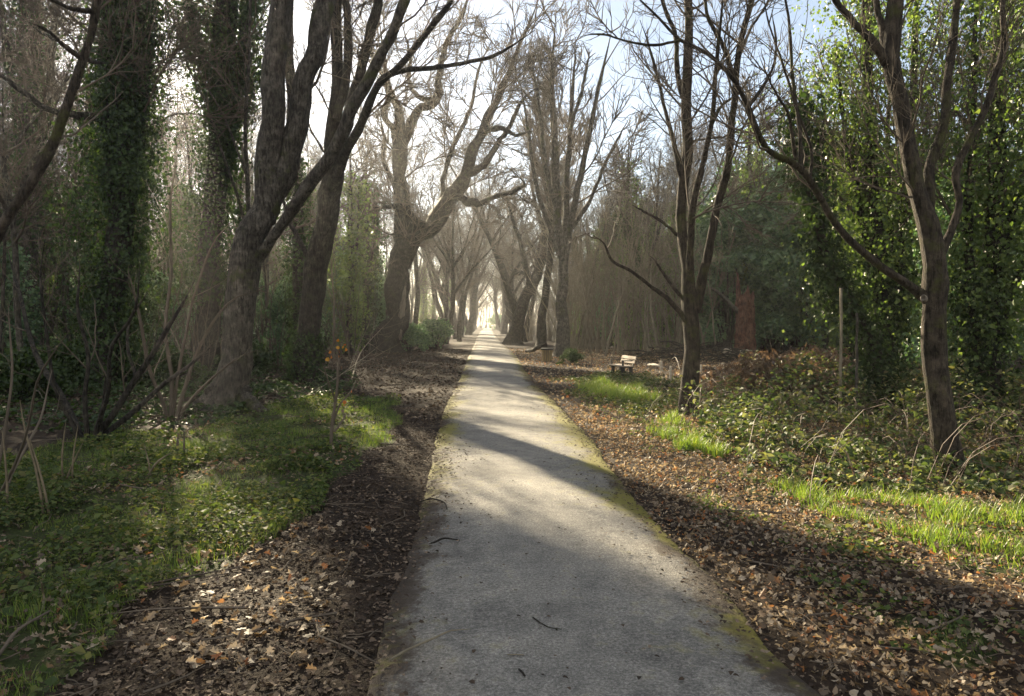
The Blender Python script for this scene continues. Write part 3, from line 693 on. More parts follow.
# bright ivy trees on the right behind the forked tree
rr_ = (M_BARKD, M_TWIG)
ptree('ivy_clad_tree', 'leafy tree hung with bright sunlit ivy, directly behind the forked tree trunk', 'tree', 14.5, [
    [(884, 408, 22), (882, 340, 17), (876, 250, 15), (872, 160, 13), (868, 70, 11), (866, 0, 9), (864, -90, 5)],
    [(886, 390, 13), (898, 300, 11), (905, 200, 9), (912, 100, 8), (916, 10, 6), (920, -70, 3)],
    [(879, 300, 10), (862, 220, 8), (848, 150, 6), (840, 90, 4), (836, 40, 2.4)],
    [(890, 400, 10), (886, 310, 8), (890, 230, 7), (888, 150, 5), (890, 60, 4)]],
    spec(dens0=.9, zmin0=3), rr_, 33, dys=[0, .6, -.6, 1.0],
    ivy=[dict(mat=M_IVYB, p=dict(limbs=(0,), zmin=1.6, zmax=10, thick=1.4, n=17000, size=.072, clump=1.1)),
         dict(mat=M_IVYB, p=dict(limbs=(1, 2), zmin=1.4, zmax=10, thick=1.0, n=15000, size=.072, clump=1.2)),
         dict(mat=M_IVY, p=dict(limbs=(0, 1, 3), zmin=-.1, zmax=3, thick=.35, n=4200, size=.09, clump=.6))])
ptree('leaning_ivy_tree', 'dark ivy sleeved trunk leaning left from the brambles, before the bright ivy tree', 'tree', 13.4, [
    [(893, 413, 22), (884, 385, 16), (866, 335, 13), (842, 285, 12), (822, 245, 11), (811, 200, 9), (803, 150, 8), (800, 110, 6), (800, 70, 3)],
    [(820, 240, 6), (826, 190, 5), (822, 140, 4), (826, 100, 2)]],
    spec(dens0=.9, zmin0=3, lmax0=1.2), rr_, 34, dys=[.0, .4],
    ivy=[dict(mat=M_IVY, p=dict(limbs=(0,), zmin=-.1, zmax=5.6, thick=.3, n=7500, size=.085, clump=.4))])
ptree('ivy_clad_tree', 'broad ivy covered tree at the right edge, sunlit leaves down to the ground', 'tree', 13.0, [
    [(988, 418, 26), (990, 340, 20), (994, 240, 18), (998, 140, 16), (1000, 40, 13), (1002, -60, 8), (1003, -150, 4)],
    [(984, 410, 12), (974, 330, 10), (968, 240, 9), (972, 140, 8), (975, 50, 6), (978, -40, 3)],
    [(992, 300, 12), (1012, 220, 10), (1028, 140, 8), (1040, 50, 6), (1048, -40, 3)],
    [(990, 360, 9), (1010, 300, 8), (1030, 240, 6), (1048, 170, 4)]],
    spec(dens0=.9, zmin0=3), rr_, 35, dys=[0, -.6, .5, -.5],
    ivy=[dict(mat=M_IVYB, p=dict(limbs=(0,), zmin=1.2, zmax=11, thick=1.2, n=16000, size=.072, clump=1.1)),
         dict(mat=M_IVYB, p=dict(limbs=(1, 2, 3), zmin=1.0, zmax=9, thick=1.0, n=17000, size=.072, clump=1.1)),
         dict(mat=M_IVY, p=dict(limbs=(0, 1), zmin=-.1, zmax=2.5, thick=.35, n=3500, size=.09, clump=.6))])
ptree('ivy_clad_tree', 'shaded ivy covered tree just outside the right edge beside the brambles', 'tree', 10.5, [
    [(1110, 455, 28), (1105, 360, 22), (1098, 240, 20), (1092, 120, 18), (1088, 0, 14), (1084, -150, 8), (1080, -260, 4)],
    [(1100, 300, 12), (1065, 200, 10), (1050, 100, 8), (1044, 0, 6), (1040, -80, 3)],
    [(1096, 200, 12), (1130, 100, 10), (1150, 0, 8)]],
    spec(dens0=.9, zmin0=3), rr_, 36, dys=[0, .6, .5],
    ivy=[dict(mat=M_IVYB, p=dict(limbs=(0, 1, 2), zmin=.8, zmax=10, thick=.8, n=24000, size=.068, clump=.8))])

ptree('ivy_clad_tree', 'ivy clad trunk showing between the two upper stems of the stout tree', 'tree', 24.5, [
    [(300, 374, 18), (299, 260, 14), (294, 150, 11), (290, 60, 10), (291, -20, 8), (292, -100, 4)]],
    spec(dens0=.15, zmin0=8), (M_BARKD, M_TWIG), 37, dys=[0],
    ivy=[dict(mat=M_IVY, p=dict(limbs=(0,), zmin=.5, zmax=7.2, thick=.34, n=5000, size=.1, clump=.5))])
# narrow ivy spire beyond the slim tree
for k, (px, yb, yt, Yd, lab) in enumerate([(749, 356, 128, 42, 'narrow spire of sunlit ivy rising right of the slim forked tree, beyond the stump'),
                                          (628, 352, 176, 48, 'narrow column of yellow green ivy in the scrub, left of the slim forked tree'),
                                          (350, 352, 178, 38, 'ivy wrapped tree with sunlit yellow green top, left of the gnarled oak'),
                                          (366, 350, 190, 44, 'shaded ivy wrapped trunk close beside the gnarled oak, on its left'),
                                          (825, 360, 125, 34, 'slim ivy spire behind the leaning ivy trunk')]):
    ptree('ivy_clad_tree', lab, 'tree', Yd, [[(px, yb, 8), (px + 1, (yb + yt) / 2, 7), (px, yt + 25, 5), (px + 1, yt - 40, 2)], [(px, yb - 60, 4), (px + 7, (yb + yt) / 2 - 20, 3), (px + 9, yt, 1.5)]],
          spec(dens0=.7, zmin0=6, rmin0=.014, rmin1=.009, rmin2=.007), rr_, 40 + k,
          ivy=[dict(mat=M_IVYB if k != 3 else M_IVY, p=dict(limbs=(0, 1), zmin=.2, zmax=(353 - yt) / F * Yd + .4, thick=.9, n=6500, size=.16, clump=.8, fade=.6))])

# ------------------------------------------------------------------ prototypes for the wood
def straight_limbs(r, h, r0, lean=.05, forks=3, fork_at=(.25, .6), spread=.35):
    D = norm(np.array([r.normal(0, lean), r.normal(0, lean), 1.0]))
    pts = [np.zeros(3)]; d = D.copy()
    for i in range(8):
        d = norm(d + r.normal(0, .06, 3) + np.array([0, 0, .03])); pts.append(pts[-1] + d * h / 8)
    rad = r0 * np.linspace(1, .16, 9)
    pts[0] = pts[0] - np.array([0, 0, .15])
    main = resample(pts, rad, 28, r, .2); out = [main]
    for k in range(forks):
        t = r.uniform(*fork_at); i = int(t * 27)
        st = main[0][i]; a = r.uniform(0, 6.28)
        d = norm(np.array([math.cos(a) * spread, math.sin(a) * spread, 1.0])); Lf = h * (1 - t) * r.uniform(.7, 1.0)
        pp = [st]; 
        for q in range(6):
            d = norm(d + r.normal(0, .1, 3) + np.array([0, 0, .05])); pp.append(pp[-1] + d * Lf / 6)
        out.append(resample(pp, main[1][i] * .7 * np.linspace(1, .2, 7), 28, r, .2))
    return out

protos = {}
def proto_tree(key, seed, h, r0, ivy=None, name='bare_tree', lean=.06, forks=3, mats=None, **kw):
    r = np.random.default_rng(seed)
    lim = straight_limbs(r, h, r0, lean, forks, kw.pop('fork_at', (.25, .6)), kw.pop('spread', .35))
    o = build_tree(name, (0, 0, 0), 'x', 'tree', lim, spec(dens0=kw.pop('dens0', 1.9), zmin0=kw.pop('zmin0', 3), lmax0=3.0, lmax1=1.6, lmax2=.9, dens1=3.6, dens2=4.2, rmin0=.016, rmin1=.012, rmin2=.009, kmax2=7, **kw), mats or (M_BARK, M_TWIG), r, None, .4, ivy, 9)
    protos[key] = o; return o
for i in range(4): proto_tree(f'bare{i}', 60 + i, [15, 17, 13, 16][i], [.16, .22, .12, .19][i], forks=[2, 3, 2, 4][i], lean=.08)
for i in range(2): proto_tree(f'thin{i}', 66 + i, [11, 13][i], [.06, .08][i], forks=[1, 2][i], lean=.1, dens0=1.6, zmin0=2)
for i in range(3): proto_tree(f'crook{i}', 59 + i, [13, 15, 12][i], [.24, .3, .2][i], forks=5, dens0=2.6, lean=.2, spread=.7, wob0=.28, wob1=.25, mats=(M_BARKD, M_TWIG), fork_at=(.28, .6))
for i in range(3):
    proto_tree(f'ivy{i}', 72 + i, [14, 16, 12][i], [.18, .22, .15][i], name='ivy_clad_tree', forks=3, mats=(M_BARKD, M_TWIG),
               ivy=[dict(mat=[M_IVY, M_IVYB, M_IVYB][i], p=dict(limbs=(0,), zmin=-.2, zmax=[9, 11, 8][i], thick=[.55, .7, .8][i], n=7000, size=.13, clump=.5)),
                    dict(mat=M_IVY, p=dict(limbs=(1, 2), zmin=3, zmax=10, thick=.5, n=3000, size=.13, clump=.8))])

for i in range(3): proto_tree(f'pole{i}', 101 + i, [7, 9, 8][i], [.045, .06, .05][i], name='young_bare_tree', forks=[2, 3, 1][i], lean=.14, dens0=1.0, zmin0=1.5, mats=(M_TWIGL, M_TWIGL))
def proto_shrub(key, seed, h, nst, mat, name='bare_shrub', spread=.5, tw=1.0, rb=.02):
    r = np.random.default_rng(seed)
    lim = []
    for k in range(nst):
        a = r.uniform(0, 6.28); d = norm(np.array([math.cos(a) * spread * r.uniform(.2, 1), math.sin(a) * spread * r.uniform(.2, 1), 1.0]))
        p = np.array([math.cos(a), math.sin(a), 0]) * r.uniform(0, .25) - np.array([0, 0, .1]); pp = [p]; L = h * r.uniform(.6, 1.1)
        for q in range(5):
            d = norm(d + r.normal(0, .13, 3)); pp.append(pp[-1] + d * L / 5)
        lim.append(resample(pp, rb * r.uniform(.6, 1.2) * np.linspace(1, .25, 6), 10, r, .3))
    o = build_tree(name, (0, 0, 0), 'x', 'shrub', lim, spec(dens0=2.4 * tw, t0=.15, zmin0=.2, lmax0=1.3, lmax1=.7, lmax2=.4, dens1=4.0 * tw, dens2=3, kmax2=4, rmin0=.006, rmin1=.0045, rmin2=.0035, ang0=40, up0=.1), (mat, mat), r, None, 0, None, 5, rough=0)
    # parts of a shrub are stems and twigs
    for c in o.children: c.name = {'trunk': 'stem', 'crown': 'twig_canopy'}[c.name.split('.')[0]]
    protos[key] = o; return o
for i in range(3): proto_shrub(f'scrub{i}', 80 + i, [3.2, 4.2, 5.2][i], [12, 14, 10][i], M_TWIGL, spread=[.5, .4, .3][i], tw=.5, rb=.028)
for i in range(2): proto_shrub(f'hazel{i}', 84 + i, [3.6, 4.6][i], [9, 8][i], M_TWIG, spread=.6, tw=.7)

def proto_bush(key, seed, h, w, n, size, mat, name='evergreen_bush', nclump=60, low=.1):
    r = np.random.default_rng(seed)
    root = thing(name, (0, 0, 0), 'x', 'bush')
    cl = []
    st = []
    for k in range(nclump):
        z = low * h + (1 - low) * h * r.random() ** .8
        rr2 = w * (1 - .75 * (z / h) ** 2) * r.random() ** .5; a = r.uniform(0, 6.28)
        cl.append([rr2 * math.cos(a), rr2 * math.sin(a), z, w * r.uniform(.16, .34)])
    cl = np.array(cl)
    for k in range(10):
        c = cl[r.integers(nclump)]
        st.append(resample([[r.normal(0, .1), r.normal(0, .1), -.1], [c[0] * .4, c[1] * .4, c[2] * .55], list(c[:3])], [.05, .035, .012], 8, r, .3))
    V, Fs = join([tubes(np.stack([s[0] for s in st]), np.stack([s[1] for s in st]), 5, r)])
    link('stem', mesh_from('stem', V, Fs, smooth=True), M_BARKD, root)
    V, Fs = foliage(r, cl, n, size, 1); link('foliage', mesh_from('foliage', V, Fs), mat, root)
    protos[key] = root; return root
for i in range(3): proto_bush(f'ever{i}', 90 + i, [4.5, 6.0, 3.4][i], [1.8, 2.0, 1.9][i], 7500, .15, M_EVER, nclump=70)
proto_bush('low0', 95, .9, 1.1, 3200, .1, M_IVY, 'low_bush', 30, .1)
proto_bush('low1', 96, 1.3, 1.2, 3500, .1, M_EVER, 'low_bush', 36, .1)
used = set()

def put(key, x, y, label, group, rz=None, sc=None, r=rng):
    z = float(gz(x, y)); s = sc if sc else r.uniform(.85, 1.15); a = r.uniform(0, 6.28) if rz is None else rz
    src = protos[key]
    if key not in used:
        used.add(key); src.location = (x, y, z); src.rotation_euler = (0, 0, a); src.scale = (s, s, s)
        src['label'] = label; src['group'] = group; return src
    return copy_thing(src, (x, y, z), a, s, label, group)

placed = []
def free(x, y, d):
    for a, b, e in placed:
        if (a - x) ** 2 + (b - y) ** 2 < max(d, e) ** 2: return False
    return True
for o in C.objects:
    if o.parent is None and o.type == 'EMPTY' and o.get('category') == 'tree' and o.get('label') != 'x': placed.append((o.location.x, o.location.y, 1.5))

# places on the path and verge that the photograph shows in sun: keep the way to the sun open for them
LIT = [gp(a, b) for a, b in [(622, 374), (745, 356), (615, 390), (770, 420), (850, 440), (470, 405), (520, 420), (500, 440), (560, 440), (560, 470), (610, 480), (620, 395), (640, 400), (690, 440), (700, 490), (740, 500), (800, 500), (860, 510), (940, 520), (850, 560), (900, 600), (980, 590), (720, 540), (780, 560), (950, 540), (230, 450), (170, 460), (200, 610)]]
def blocks(x, y, h, cr):
    for p in LIT:
        vx, vy = x - p[0], y - p[1]
        t = vx * SUNV[0] / math.cos(SUN_EL) + vy * SUNV[1] / math.cos(SUN_EL)
        if t <= 0: continue
        d = abs(vx * SUNV[1] - vy * SUNV[0]) / math.cos(SUN_EL)
        zz = t * math.tan(SUN_EL)
        if zz < h and (d < .7 or (d < cr and zz > h * .35)): return True
    return False

def fill(keys, n, box, dmin, label, group, hgt, cr, cond=None, sc=(.85, 1.15), off=3.0, strict=True):
    k = 0; tries = 0
    while k < n and tries < n * 30:
        tries += 1
        x = rng.uniform(box[0], box[1]); y = rng.uniform(box[2], box[3])
        pdv = float(path_dist(np.array(x), np.array(y)))
        if pdv < off or not free(x, y, dmin): continue
        if cond and not cond(x, y): continue
        if strict and blocks(x, y, hgt, cr): continue
        put(keys[int(rng.integers(len(keys)))], x, y, label, group, sc=rng.uniform(*sc)); placed.append((x, y, dmin)); k += 1
    return k

def inview(x, y): px, _ = project(np.array(x), np.array(y)); return -80 < px < 1110
# avenue of trees along the far path
ORD = ['first', 'second', 'third', 'fourth', 'fifth', 'sixth', 'seventh']; cnt_ = {-1: 0, 1: 0}
for i, y in enumerate([58, 63, 68, 74, 80, 86, 93, 100, 108, 116, 125, 134, 144, 155, 166]):
    for s in (-1, 1):
        if s > 0 and y < 60: continue
        yy = y + rng.uniform(-2, 2); l0, r0 = path_lr(np.array(float(yy)))
        x = (l0 - rng.uniform(1.3, 3.2)) if s < 0 else (r0 + rng.uniform(1.3, 3.2))
        key = ['crook0', 'crook1', 'crook2', 'bare3', 'crook0'][int(rng.integers(5))]
        c_ = cnt_[s]; cnt_[s] += 1
        lab = (ORD[c_] + (' bare tree past the gnarled oak on the left of the far path' if s < 0 else ' bare tree past the curved tree on the right of the far path')) if c_ < 7 else 'faint bare tree near the bright end of the far path, on its ' + ('left' if s < 0 else 'right')
        put(key, x, yy, lab, 'trees lining the far path', sc=rng.uniform(1.0, 1.5)); placed.append((x, yy, 2))
for x0, y0 in [(-9, 186), (-4, 195), (-13, 190), (0, 192), (4, 185), (-17, 200), (8, 196), (-7.5, 215), (-1.5, 225), (-24, 195), (14, 190), (-30, 205), (20, 200)]:
    put(['bare0', 'crook1', 'bare3', 'bare1'][int(rng.integers(4))], x0, y0, 'faint tree closing the view beyond the end of the path', 'trees beyond the end of the path', sc=rng.uniform(.9, 1.2))
LW = 'bare trees in the wood left of the path'; RW = 'bare trees in the wood right of the path'
lft = lambda k, m: (lambda x, y: x < -k - y * m)
fill(['bare0', 'bare1', 'bare2', 'bare3'], 34, (-34, -4, 24, 60), 2.0, 'bare hazy tree standing among others deep in the wood left of the path', LW, 16, 2.1, lft(2.5, .09))
fill(['thin0', 'thin1'], 30, (-26, -3.5, 16, 56), 1.3, 'thin pole-like tree among the hazy trunks left of the path', 'thin trees left of the path', 12, .9, lft(2.5, .09))
fill(['ivy0', 'ivy1', 'ivy2'], 26, (-36, -5, 27, 64), 2.2, 'dim ivy clad trunk in the wood left of the path', 'ivy clad trees left of the path', 14, 1.6, lft(4, .11))
fill(['bare0', 'bare1', 'bare3', 'ivy0', 'ivy2'], 50, (-75, -8, 55, 130), 2.5, 'faint far tree in the haze of the wood left of the path', 'far trees left of the path', 15, 1.5, lft(2, .07), strict=False)
fill(['bare0', 'bare1', 'bare2', 'thin1', 'ivy1'], 40, (4, 45, 46, 85), 2.5, 'bare pale tree beyond the tan scrub right of the path', RW, 15, 1.5, lambda x, y: x > .5 + y * .06, strict=False)
fill(['bare0', 'bare1', 'bare3'], 40, (2, 80, 75, 150), 3, 'faint far tree in the haze of the wood right of the path', 'far trees right of the path', 15, 1.5, strict=False)
fill(['bare0', 'bare2', 'ivy1', 'ivy2'], 20, (10, 36, 16, 40), 2.2, 'tree standing in the thick wood behind the ivy trees at the right', 'trees behind the right ivy trees', 15, 1.5, lambda x, y: x > y * .52, strict=False)
# scrub
fill(['ivy0', 'ivy1', 'ivy2'], 16, (5, 24, 42, 72), 1.6, 'ivy clad tree rising out of the scrub beyond the bench', 'ivy clad trees beyond the bench', 0, 0, lambda x, y: .12 * y < x < .36 * y, strict=False, sc=(.7, 1.0))
fill(['ever0', 'ever1'], 9, (5, 18, 50, 70), 1.6, 'evergreen bush half hidden behind the tan scrub', 'evergreens behind the tan scrub', 0, 0, lambda x, y: .1 * y < x < .26 * y, strict=False, sc=(.9, 1.4))
fill(['pole0', 'pole1', 'pole2'], 34, (2, 17, 33, 60), .8, 'sunlit thin young tree rising from the tan scrub behind the bench', 'young trees behind the bench', 0, 0, lambda x, y: .07 * y < x < .29 * y, off=1.8, strict=False)
fill(['pole0', 'pole1', 'pole2'], 10, (-18, -3, 24, 45), .9, 'thin pale young tree among the dark trunks left of the path', 'young trees left of the path', 8, .4, lft(3.0, .1))
fill(['scrub0', 'scrub1', 'scrub2', 'scrub2'], 26, (1, 15, 36, 66), 1.1, 'tangled tan bare shrub in the thicket behind the bench', 'tan shrubs behind the bench', 0, 0, lambda x, y: .07 * y < x < .25 * y, off=1.8, strict=False, sc=(.9, 1.6))
fill(['scrub1', 'scrub2', 'hazel1'], 60, (1, 36, 58, 120), 1.6, 'tangled bare shrub under the far trees right of the path', 'far shrubs right of the path', 0, 0, off=2.2, strict=False, sc=(.9, 1.5))
fill(['ever0', 'ever1', 'ever1', 'ever2'], 40, (7, 30, 29, 50), 1.4, 'dark evergreen bush in the shaded mass behind the broken stump', 'evergreen bushes behind the stump', 0, 0, lambda x, y: .255 * y < x < .58 * y and y > 36.5 - .1 * (x - 9) and (abs(x - 10.9) > 4.2 or y > 40), off=2, strict=False, sc=(1.2, 2.0))
fill(['ever0', 'ever1', 'hazel1', 'hazel0'], 22, (9, 32, 17, 38), 1.6, 'dark shrub filling the wood behind the right ivy trees', 'shrubs behind the right ivy trees', 0, 0, lambda x, y: x > .56 * y, strict=False)
fill(['hazel0', 'hazel1'], 30, (-20, -3, 19, 44), 1.2, 'bare twiggy shrub in the understorey left of the path', 'bare shrubs left of the path', 4.5, .6, lft(3.2, .1), sc=(.7, 1.1))
fill(['ever0', 'ever1', 'ever2'], 56, (-34, -5, 22, 60), 1.7, 'dark evergreen shrub in the gloom left of the path', 'evergreen shrubs left of the path', 6, 1.6, lft(4, .115), sc=(.7, 1.15))
fill(['ever0', 'ever1', 'ever2', 'ever1', 'hazel1'], 84, (-60, -5, 32, 90), 1.9, 'dark evergreen shrub filling the far wood left of the path', 'far evergreen shrubs left of the path', 0, 0, lft(4, .1), strict=False, sc=(.9, 1.5))
fill(['hazel1', 'hazel0', 'low1', 'scrub2'], 56, (-22, -4, 42, 130), 1.6, 'hazy shrub beside the far path on its left', 'far shrubs left of the path', 0, 0, lft(1.5, .05), off=1.8, strict=False, sc=(.6, 1.1))
def far_wood():
    r = np.random.default_rng(5)
    n = 3400
    x = r.uniform(-168, 168, n); y = r.uniform(95, 250, n)
    keep = ((np.abs(x) > 55) | (y > 175)) & ((np.abs(x + .034 * y) > 7) | (y > 215)); x, y = x[keep], y[keep]; n = len(x)
    h = r.uniform(6, 14, n); t = np.linspace(0, 1, 6)
    P = np.stack([x[:, None] + r.normal(0, .35, (n, 6)).cumsum(1), y[:, None] + r.normal(0, .35, (n, 6)).cumsum(1), gz(x, y)[:, None] - .2 + h[:, None] * t], -1)
    R = r.uniform(.07, .2, n)[:, None] * np.linspace(1, .25, 6)
    a = grow_level(P, R, dict(dens=1.6, t0=.12, ang=38, ratio=.4, lmax=4, n=4, wob=.15, up=.08, rr=.6, rmin=.035), r)
    b = grow_level(*a, dict(dens=1.6, t0=.2, ang=38, ratio=.5, lmax=2, n=3, wob=.15, up=.05, rr=.7, rmin=.026, kmax=4), r)
    return [tubes(P, R, 4, r), tubes(*a, 3, r), tubes(*b, 3, r)]
stuff_parts = far_wood()
V, Fs = join(stuff_parts); tag(link('far_woodland', mesh_from('far_woodland', V, Fs), M_TWIG), 'bare hazy woodland closing the view far behind everything', 'woodland', kind='stuff')
# behind and beside the camera (seen only from elsewhere)
fill(['bare0', 'bare1', 'bare2', 'ivy1'], 8, (-20, 20, -24, -5), 4, 'bare tree standing behind the viewpoint', 'trees behind the viewpoint', 0, 0, off=5, strict=False)

put('low1', *gp(434, 350)[:2], 'low dark green bush at the path edge right of the gnarled oak', 'low bushes on the verges', sc=1.25)
put('low1', *gp(410, 352)[:2], 'low dark green bush at the foot of the gnarled oak', 'low bushes on the verges', sc=1.1)
put('low0', *gp(572, 365)[:2], 'small dark mound of evergreen leaves between the litter bin and the bench', 'low bushes on the verges', sc=.55)
put('low1', *gp(497, 329.5)[:2], 'round pale bush at the very end of the path', 'low bushes on the verges', sc=2.6)
for i, (px, py) in enumerate([(20, 400), (60, 385), (165, 385), (250, 372)]):
    put('low0', *gp(px, py)[:2], ['low leafy bush at the left edge behind the dark shrub', 'low leafy bush at the foot of the ivy column', 'low leafy bush between the ivy column and the stout tree', 'low leafy bush behind the stout two-stemmed tree'][i], 'low bushes in the left wood', sc=1.0)
for k, o in protos.items():
    if k not in used:
        for c in list(o.children): bpy.data.objects.remove(c)
        bpy.data.objects.remove(o)

# ------------------------------------------------------------------ left foreground shrubs and stalks
def shrub_px(name, label, Y, lst, mat, twmat, seed, sp, dys=None):
    r = np.random.default_rng(seed)
    lim, base = limbs_px(Y, lst, r, n=14, dys=dys, wob=.35)
    for P, R in lim: 
        if P[0, 2] < .3: P[0, 2] = float(gz(P[0, 0], P[0, 1])) - .08
    o = build_tree(name, base, label, 'shrub', lim, sp, (mat, twmat), r, None, 0, None, 7, rough=.06)
    for c in o.children: c.name = {'trunk': 'stem', 'crown': 'twig_canopy'}[c.name.split('.')[0]]
    return o
ssp = spec(dens0=2.6, t0=.2, zmin0=.5, lmax0=1.1, lmax1=.6, lmax2=.3, dens1=4, dens2=3, kmax2=4, rmin0=.004, rmin1=.0028, rmin2=.002, ang0=38, up=.04)
shrub_px('bare_shrub', 'dark many-stemmed bare shrub splaying from the green ground before the ivy column', 10.3, [
    [(92, 440, 8), (115, 412, 7), (136, 378, 6.5), (158, 345, 5.5), (178, 312, 4), (195, 280, 2.6)],
    [(84, 438, 8), (66, 405, 7), (45, 370, 6), (28, 330, 5), (18, 290, 4), (8, 250, 2.6)],
    [(98, 438, 7), (130, 415, 6), (160, 388, 5), (195, 360, 3.6), (220, 340, 2)],
    [(88, 440, 6), (86, 400, 5), (88, 350, 4.4), (78, 310, 3.6), (80, 260, 2.4)],
    [(94, 440, 6), (108, 395, 5), (112, 350, 4.2), (135, 310, 3.2), (140, 260, 2)],
    [(80, 440, 5), (55, 390, 4.4), (48, 340, 3.6), (40, 280, 2.8), (45, 240, 1.8)],
    [(136, 378, 4), (128, 350, 3.4), (130, 320, 2.6), (150, 290, 1.8)],
    [(100, 442, 5), (104, 400, 4), (106, 372, 2.6)]], M_BARKD, M_TWIG, 51, ssp)
shrub_px('bare_shrub', 'pale twiggy shrub arching against the light, right of the ivy column', 13.0, [
    [(170, 415, 5), (172, 380, 4.4), (165, 330, 4), (172, 270, 3.4), (170, 210, 2.8), (178, 150, 1.8)],
    [(176, 416, 5), (190, 370, 4), (208, 330, 3.4), (232, 300, 2.4), (262, 290, 1.4)],
    [(168, 415, 5), (150, 370, 4), (140, 320, 3.2), (128, 270, 2.2)],
    [(172, 414, 4), (182, 350, 3.4), (196, 290, 2.6), (215, 240, 1.8), (240, 215, 1)],
    [(178, 416, 4), (205, 385, 3), (235, 360, 2.2), (258, 350, 1.4)]], M_TWIG, M_TWIGL, 52, [dict(d_, dens=d_['dens'] * .55) for d_ in ssp])
shrub_px('bare_shrub', 'tangle of thin dry stems at the left edge above the nettles', 6.6, [
    [(-10, 505, 4), (5, 430, 3.4), (12, 370, 2.6), (8, 300, 1.8)],
    [(-14, 505, 4), (-25, 420, 3.4), (-30, 340, 2.6), (-20, 270, 1.8)],
    [(-5, 505, 4), (25, 440, 3), (38, 380, 2.4), (70, 330, 1.6)],
    [(2, 505, 3.4), (14, 470, 3), (40, 420, 2.4), (52, 370, 1.6)]], M_TWIG, M_TWIG, 53, ssp)

def stalks(label, Y, lst, mat=M_STALK, name='dry_stalk_clump'):
    r = np.random.default_rng(int(Y * 100)); 
    lim, base = limbs_px(Y, lst, r, n=8, dys=[0] * len(lst), wob=.2)
    root = thing(name, base, label, 'plant')
    for P, R in lim:
        P = P.copy(); P[0, 2] = min(P[0, 2], float(gz(P[0, 0], P[0, 1])) - .03)
        V, q = tubes((P - base)[None], R[None], 5, r); link('stalk', mesh_from('stalk', V, [q], smooth=True), mat, root)
    return root
stalks('three pale dry stalks standing in nettles at the left edge', 6.3, [
    [(44, 515, 3.4), (36, 470, 3), (25, 430, 2.4), (20, 400, 1.6)], [(50, 518, 3), (42, 480, 2.6), (30, 440, 1.6)], [(8, 520, 3), (7, 480, 2.6), (2, 430, 1.8)]])
stalks('cluster of thin brown stalks in the green cover before the dark shrub', 7.4, [
    [(65, 500, 2.6), (62, 460, 2.2), (66, 420, 1.5)], [(60, 500, 2.6), (70, 470, 2), (84, 440, 1.4)], [(72, 502, 2.4), (73, 460, 2), (78, 425, 1.4)]])
stalks('thin brown stem leaning over the green cover near the mossy tree base', 7.6, [[(140, 490, 3), (155, 465, 2.6), (172, 452, 1.6)], [(148, 500, 2.4), (150, 470, 2), (144, 445, 1.4)]])
stalks('short bare twigs upright in the sunny grass patch', 8.6, [[(176, 468, 4), (177, 452, 3.6), (178, 432, 2)], [(183, 468, 3), (184, 450, 2.6), (184, 430, 1.4)]], M_TWIG)
stalks('two thin dry stems standing by the brambles at the grass edge', 9.0, [[(755, 470, 2), (755, 450, 1.7), (756, 430, 1)], [(765, 472, 1.6), (764, 452, 1.4), (768, 436, .8)]])

# sapling with orange leaves
r = np.random.default_rng(77)
lim, base = limbs_px(9.5, [[(331, 449, 4.4), (333, 420, 3.6), (337, 390, 3), (338, 360, 2.4), (336, 340, 1.5)], [(333, 425, 2.6), (340, 405, 2.2), (352, 390, 1.6), (360, 372, 1)], [(335, 400, 2.2), (328, 380, 1.6), (322, 362, 1)], [(334, 432, 3), (343, 420, 2.4), (346, 412, 1.2)]], r, n=12, dys=[0, .2, -.2, .1])
sap = build_tree('sapling', base, 'young thin sapling holding a few orange leaves at the edge of the left verge', 'sapling', lim,
    spec(dens0=4, t0=.3, zmin0=.3, lmax0=.4, lmax1=.2, lmax2=.1, dens1=4, dens2=0, rmin0=.0025, rmin1=.0018), (M_TWIG, M_TWIG), r, None, 0, None, 6, rough=.05)
pts = [at(px, py, 9.5) - base for px, py in [(335, 346), (338, 343), (342, 345), (333, 352), (344, 349), (346, 347), (330, 354), (340, 357), (337, 350), (329, 351), (342, 404), (344, 402), (340, 368), (326, 360), (350, 392)]]
pts = np.array(pts) + r.normal(0, .02, (len(pts), 3))
V, q = scatter(LEAF7, pts, r.normal(0, 1, (len(pts), 3)), r.uniform(0, 6.28, len(pts)), r.uniform(.03, .062, len(pts)), sx=np.full(len(pts), 1.3)); link('leaves', mesh_from('leaves', V, [q]), M_ORANGE, sap)

# ------------------------------------------------------------------ ground cover (stuff)
def rand_pts(n, x0, x1, y0, y1, pow_=1.0):
    x = rng.uniform(x0, x1, n); u = rng.random(n)
    y = y0 + (y1 - y0) * u ** pow_
    return x, y

def lay(name, label, cat, n, box, cond, tmpl, size, mat, zr=(0, .03), tilt=.5, pow_=1.0, sx=None, pw=1.0, szj=(.6, 1.4), kind='stuff', flat=True, nb=None):
    x, y = rand_pts(n, *box, pow_=pow_)
    k = cond(x, y); x, y = x[k], y[k]; m = len(x)
    d = path_dist(x, y)
    zg = np.where(d < 0, .045 + np.minimum(0, d + .04) * -.02, gz(x, y))
    z = zg + zr[0] + (zr[1] - zr[0]) * rng.random(m) ** pw
    nn = np.stack([rng.normal(0, tilt, m), rng.normal(0, tilt, m), np.ones(m)], 1)
    V, Fc = scatter(tmpl, np.stack([x, y, z], 1), nn, rng.uniform(0, 6.28, m), size * rng.uniform(*szj, m), sx=(rng.uniform(*sx, m) if sx else None), bend=(rng.uniform(*nb, m) if nb else None))
    return V, Fc

def stuff(name, label, cat, mat, parts):
    V, Fs = join(parts); return tag(link(name, mesh_from(name, V, Fs), mat), label, cat, kind='stuff')

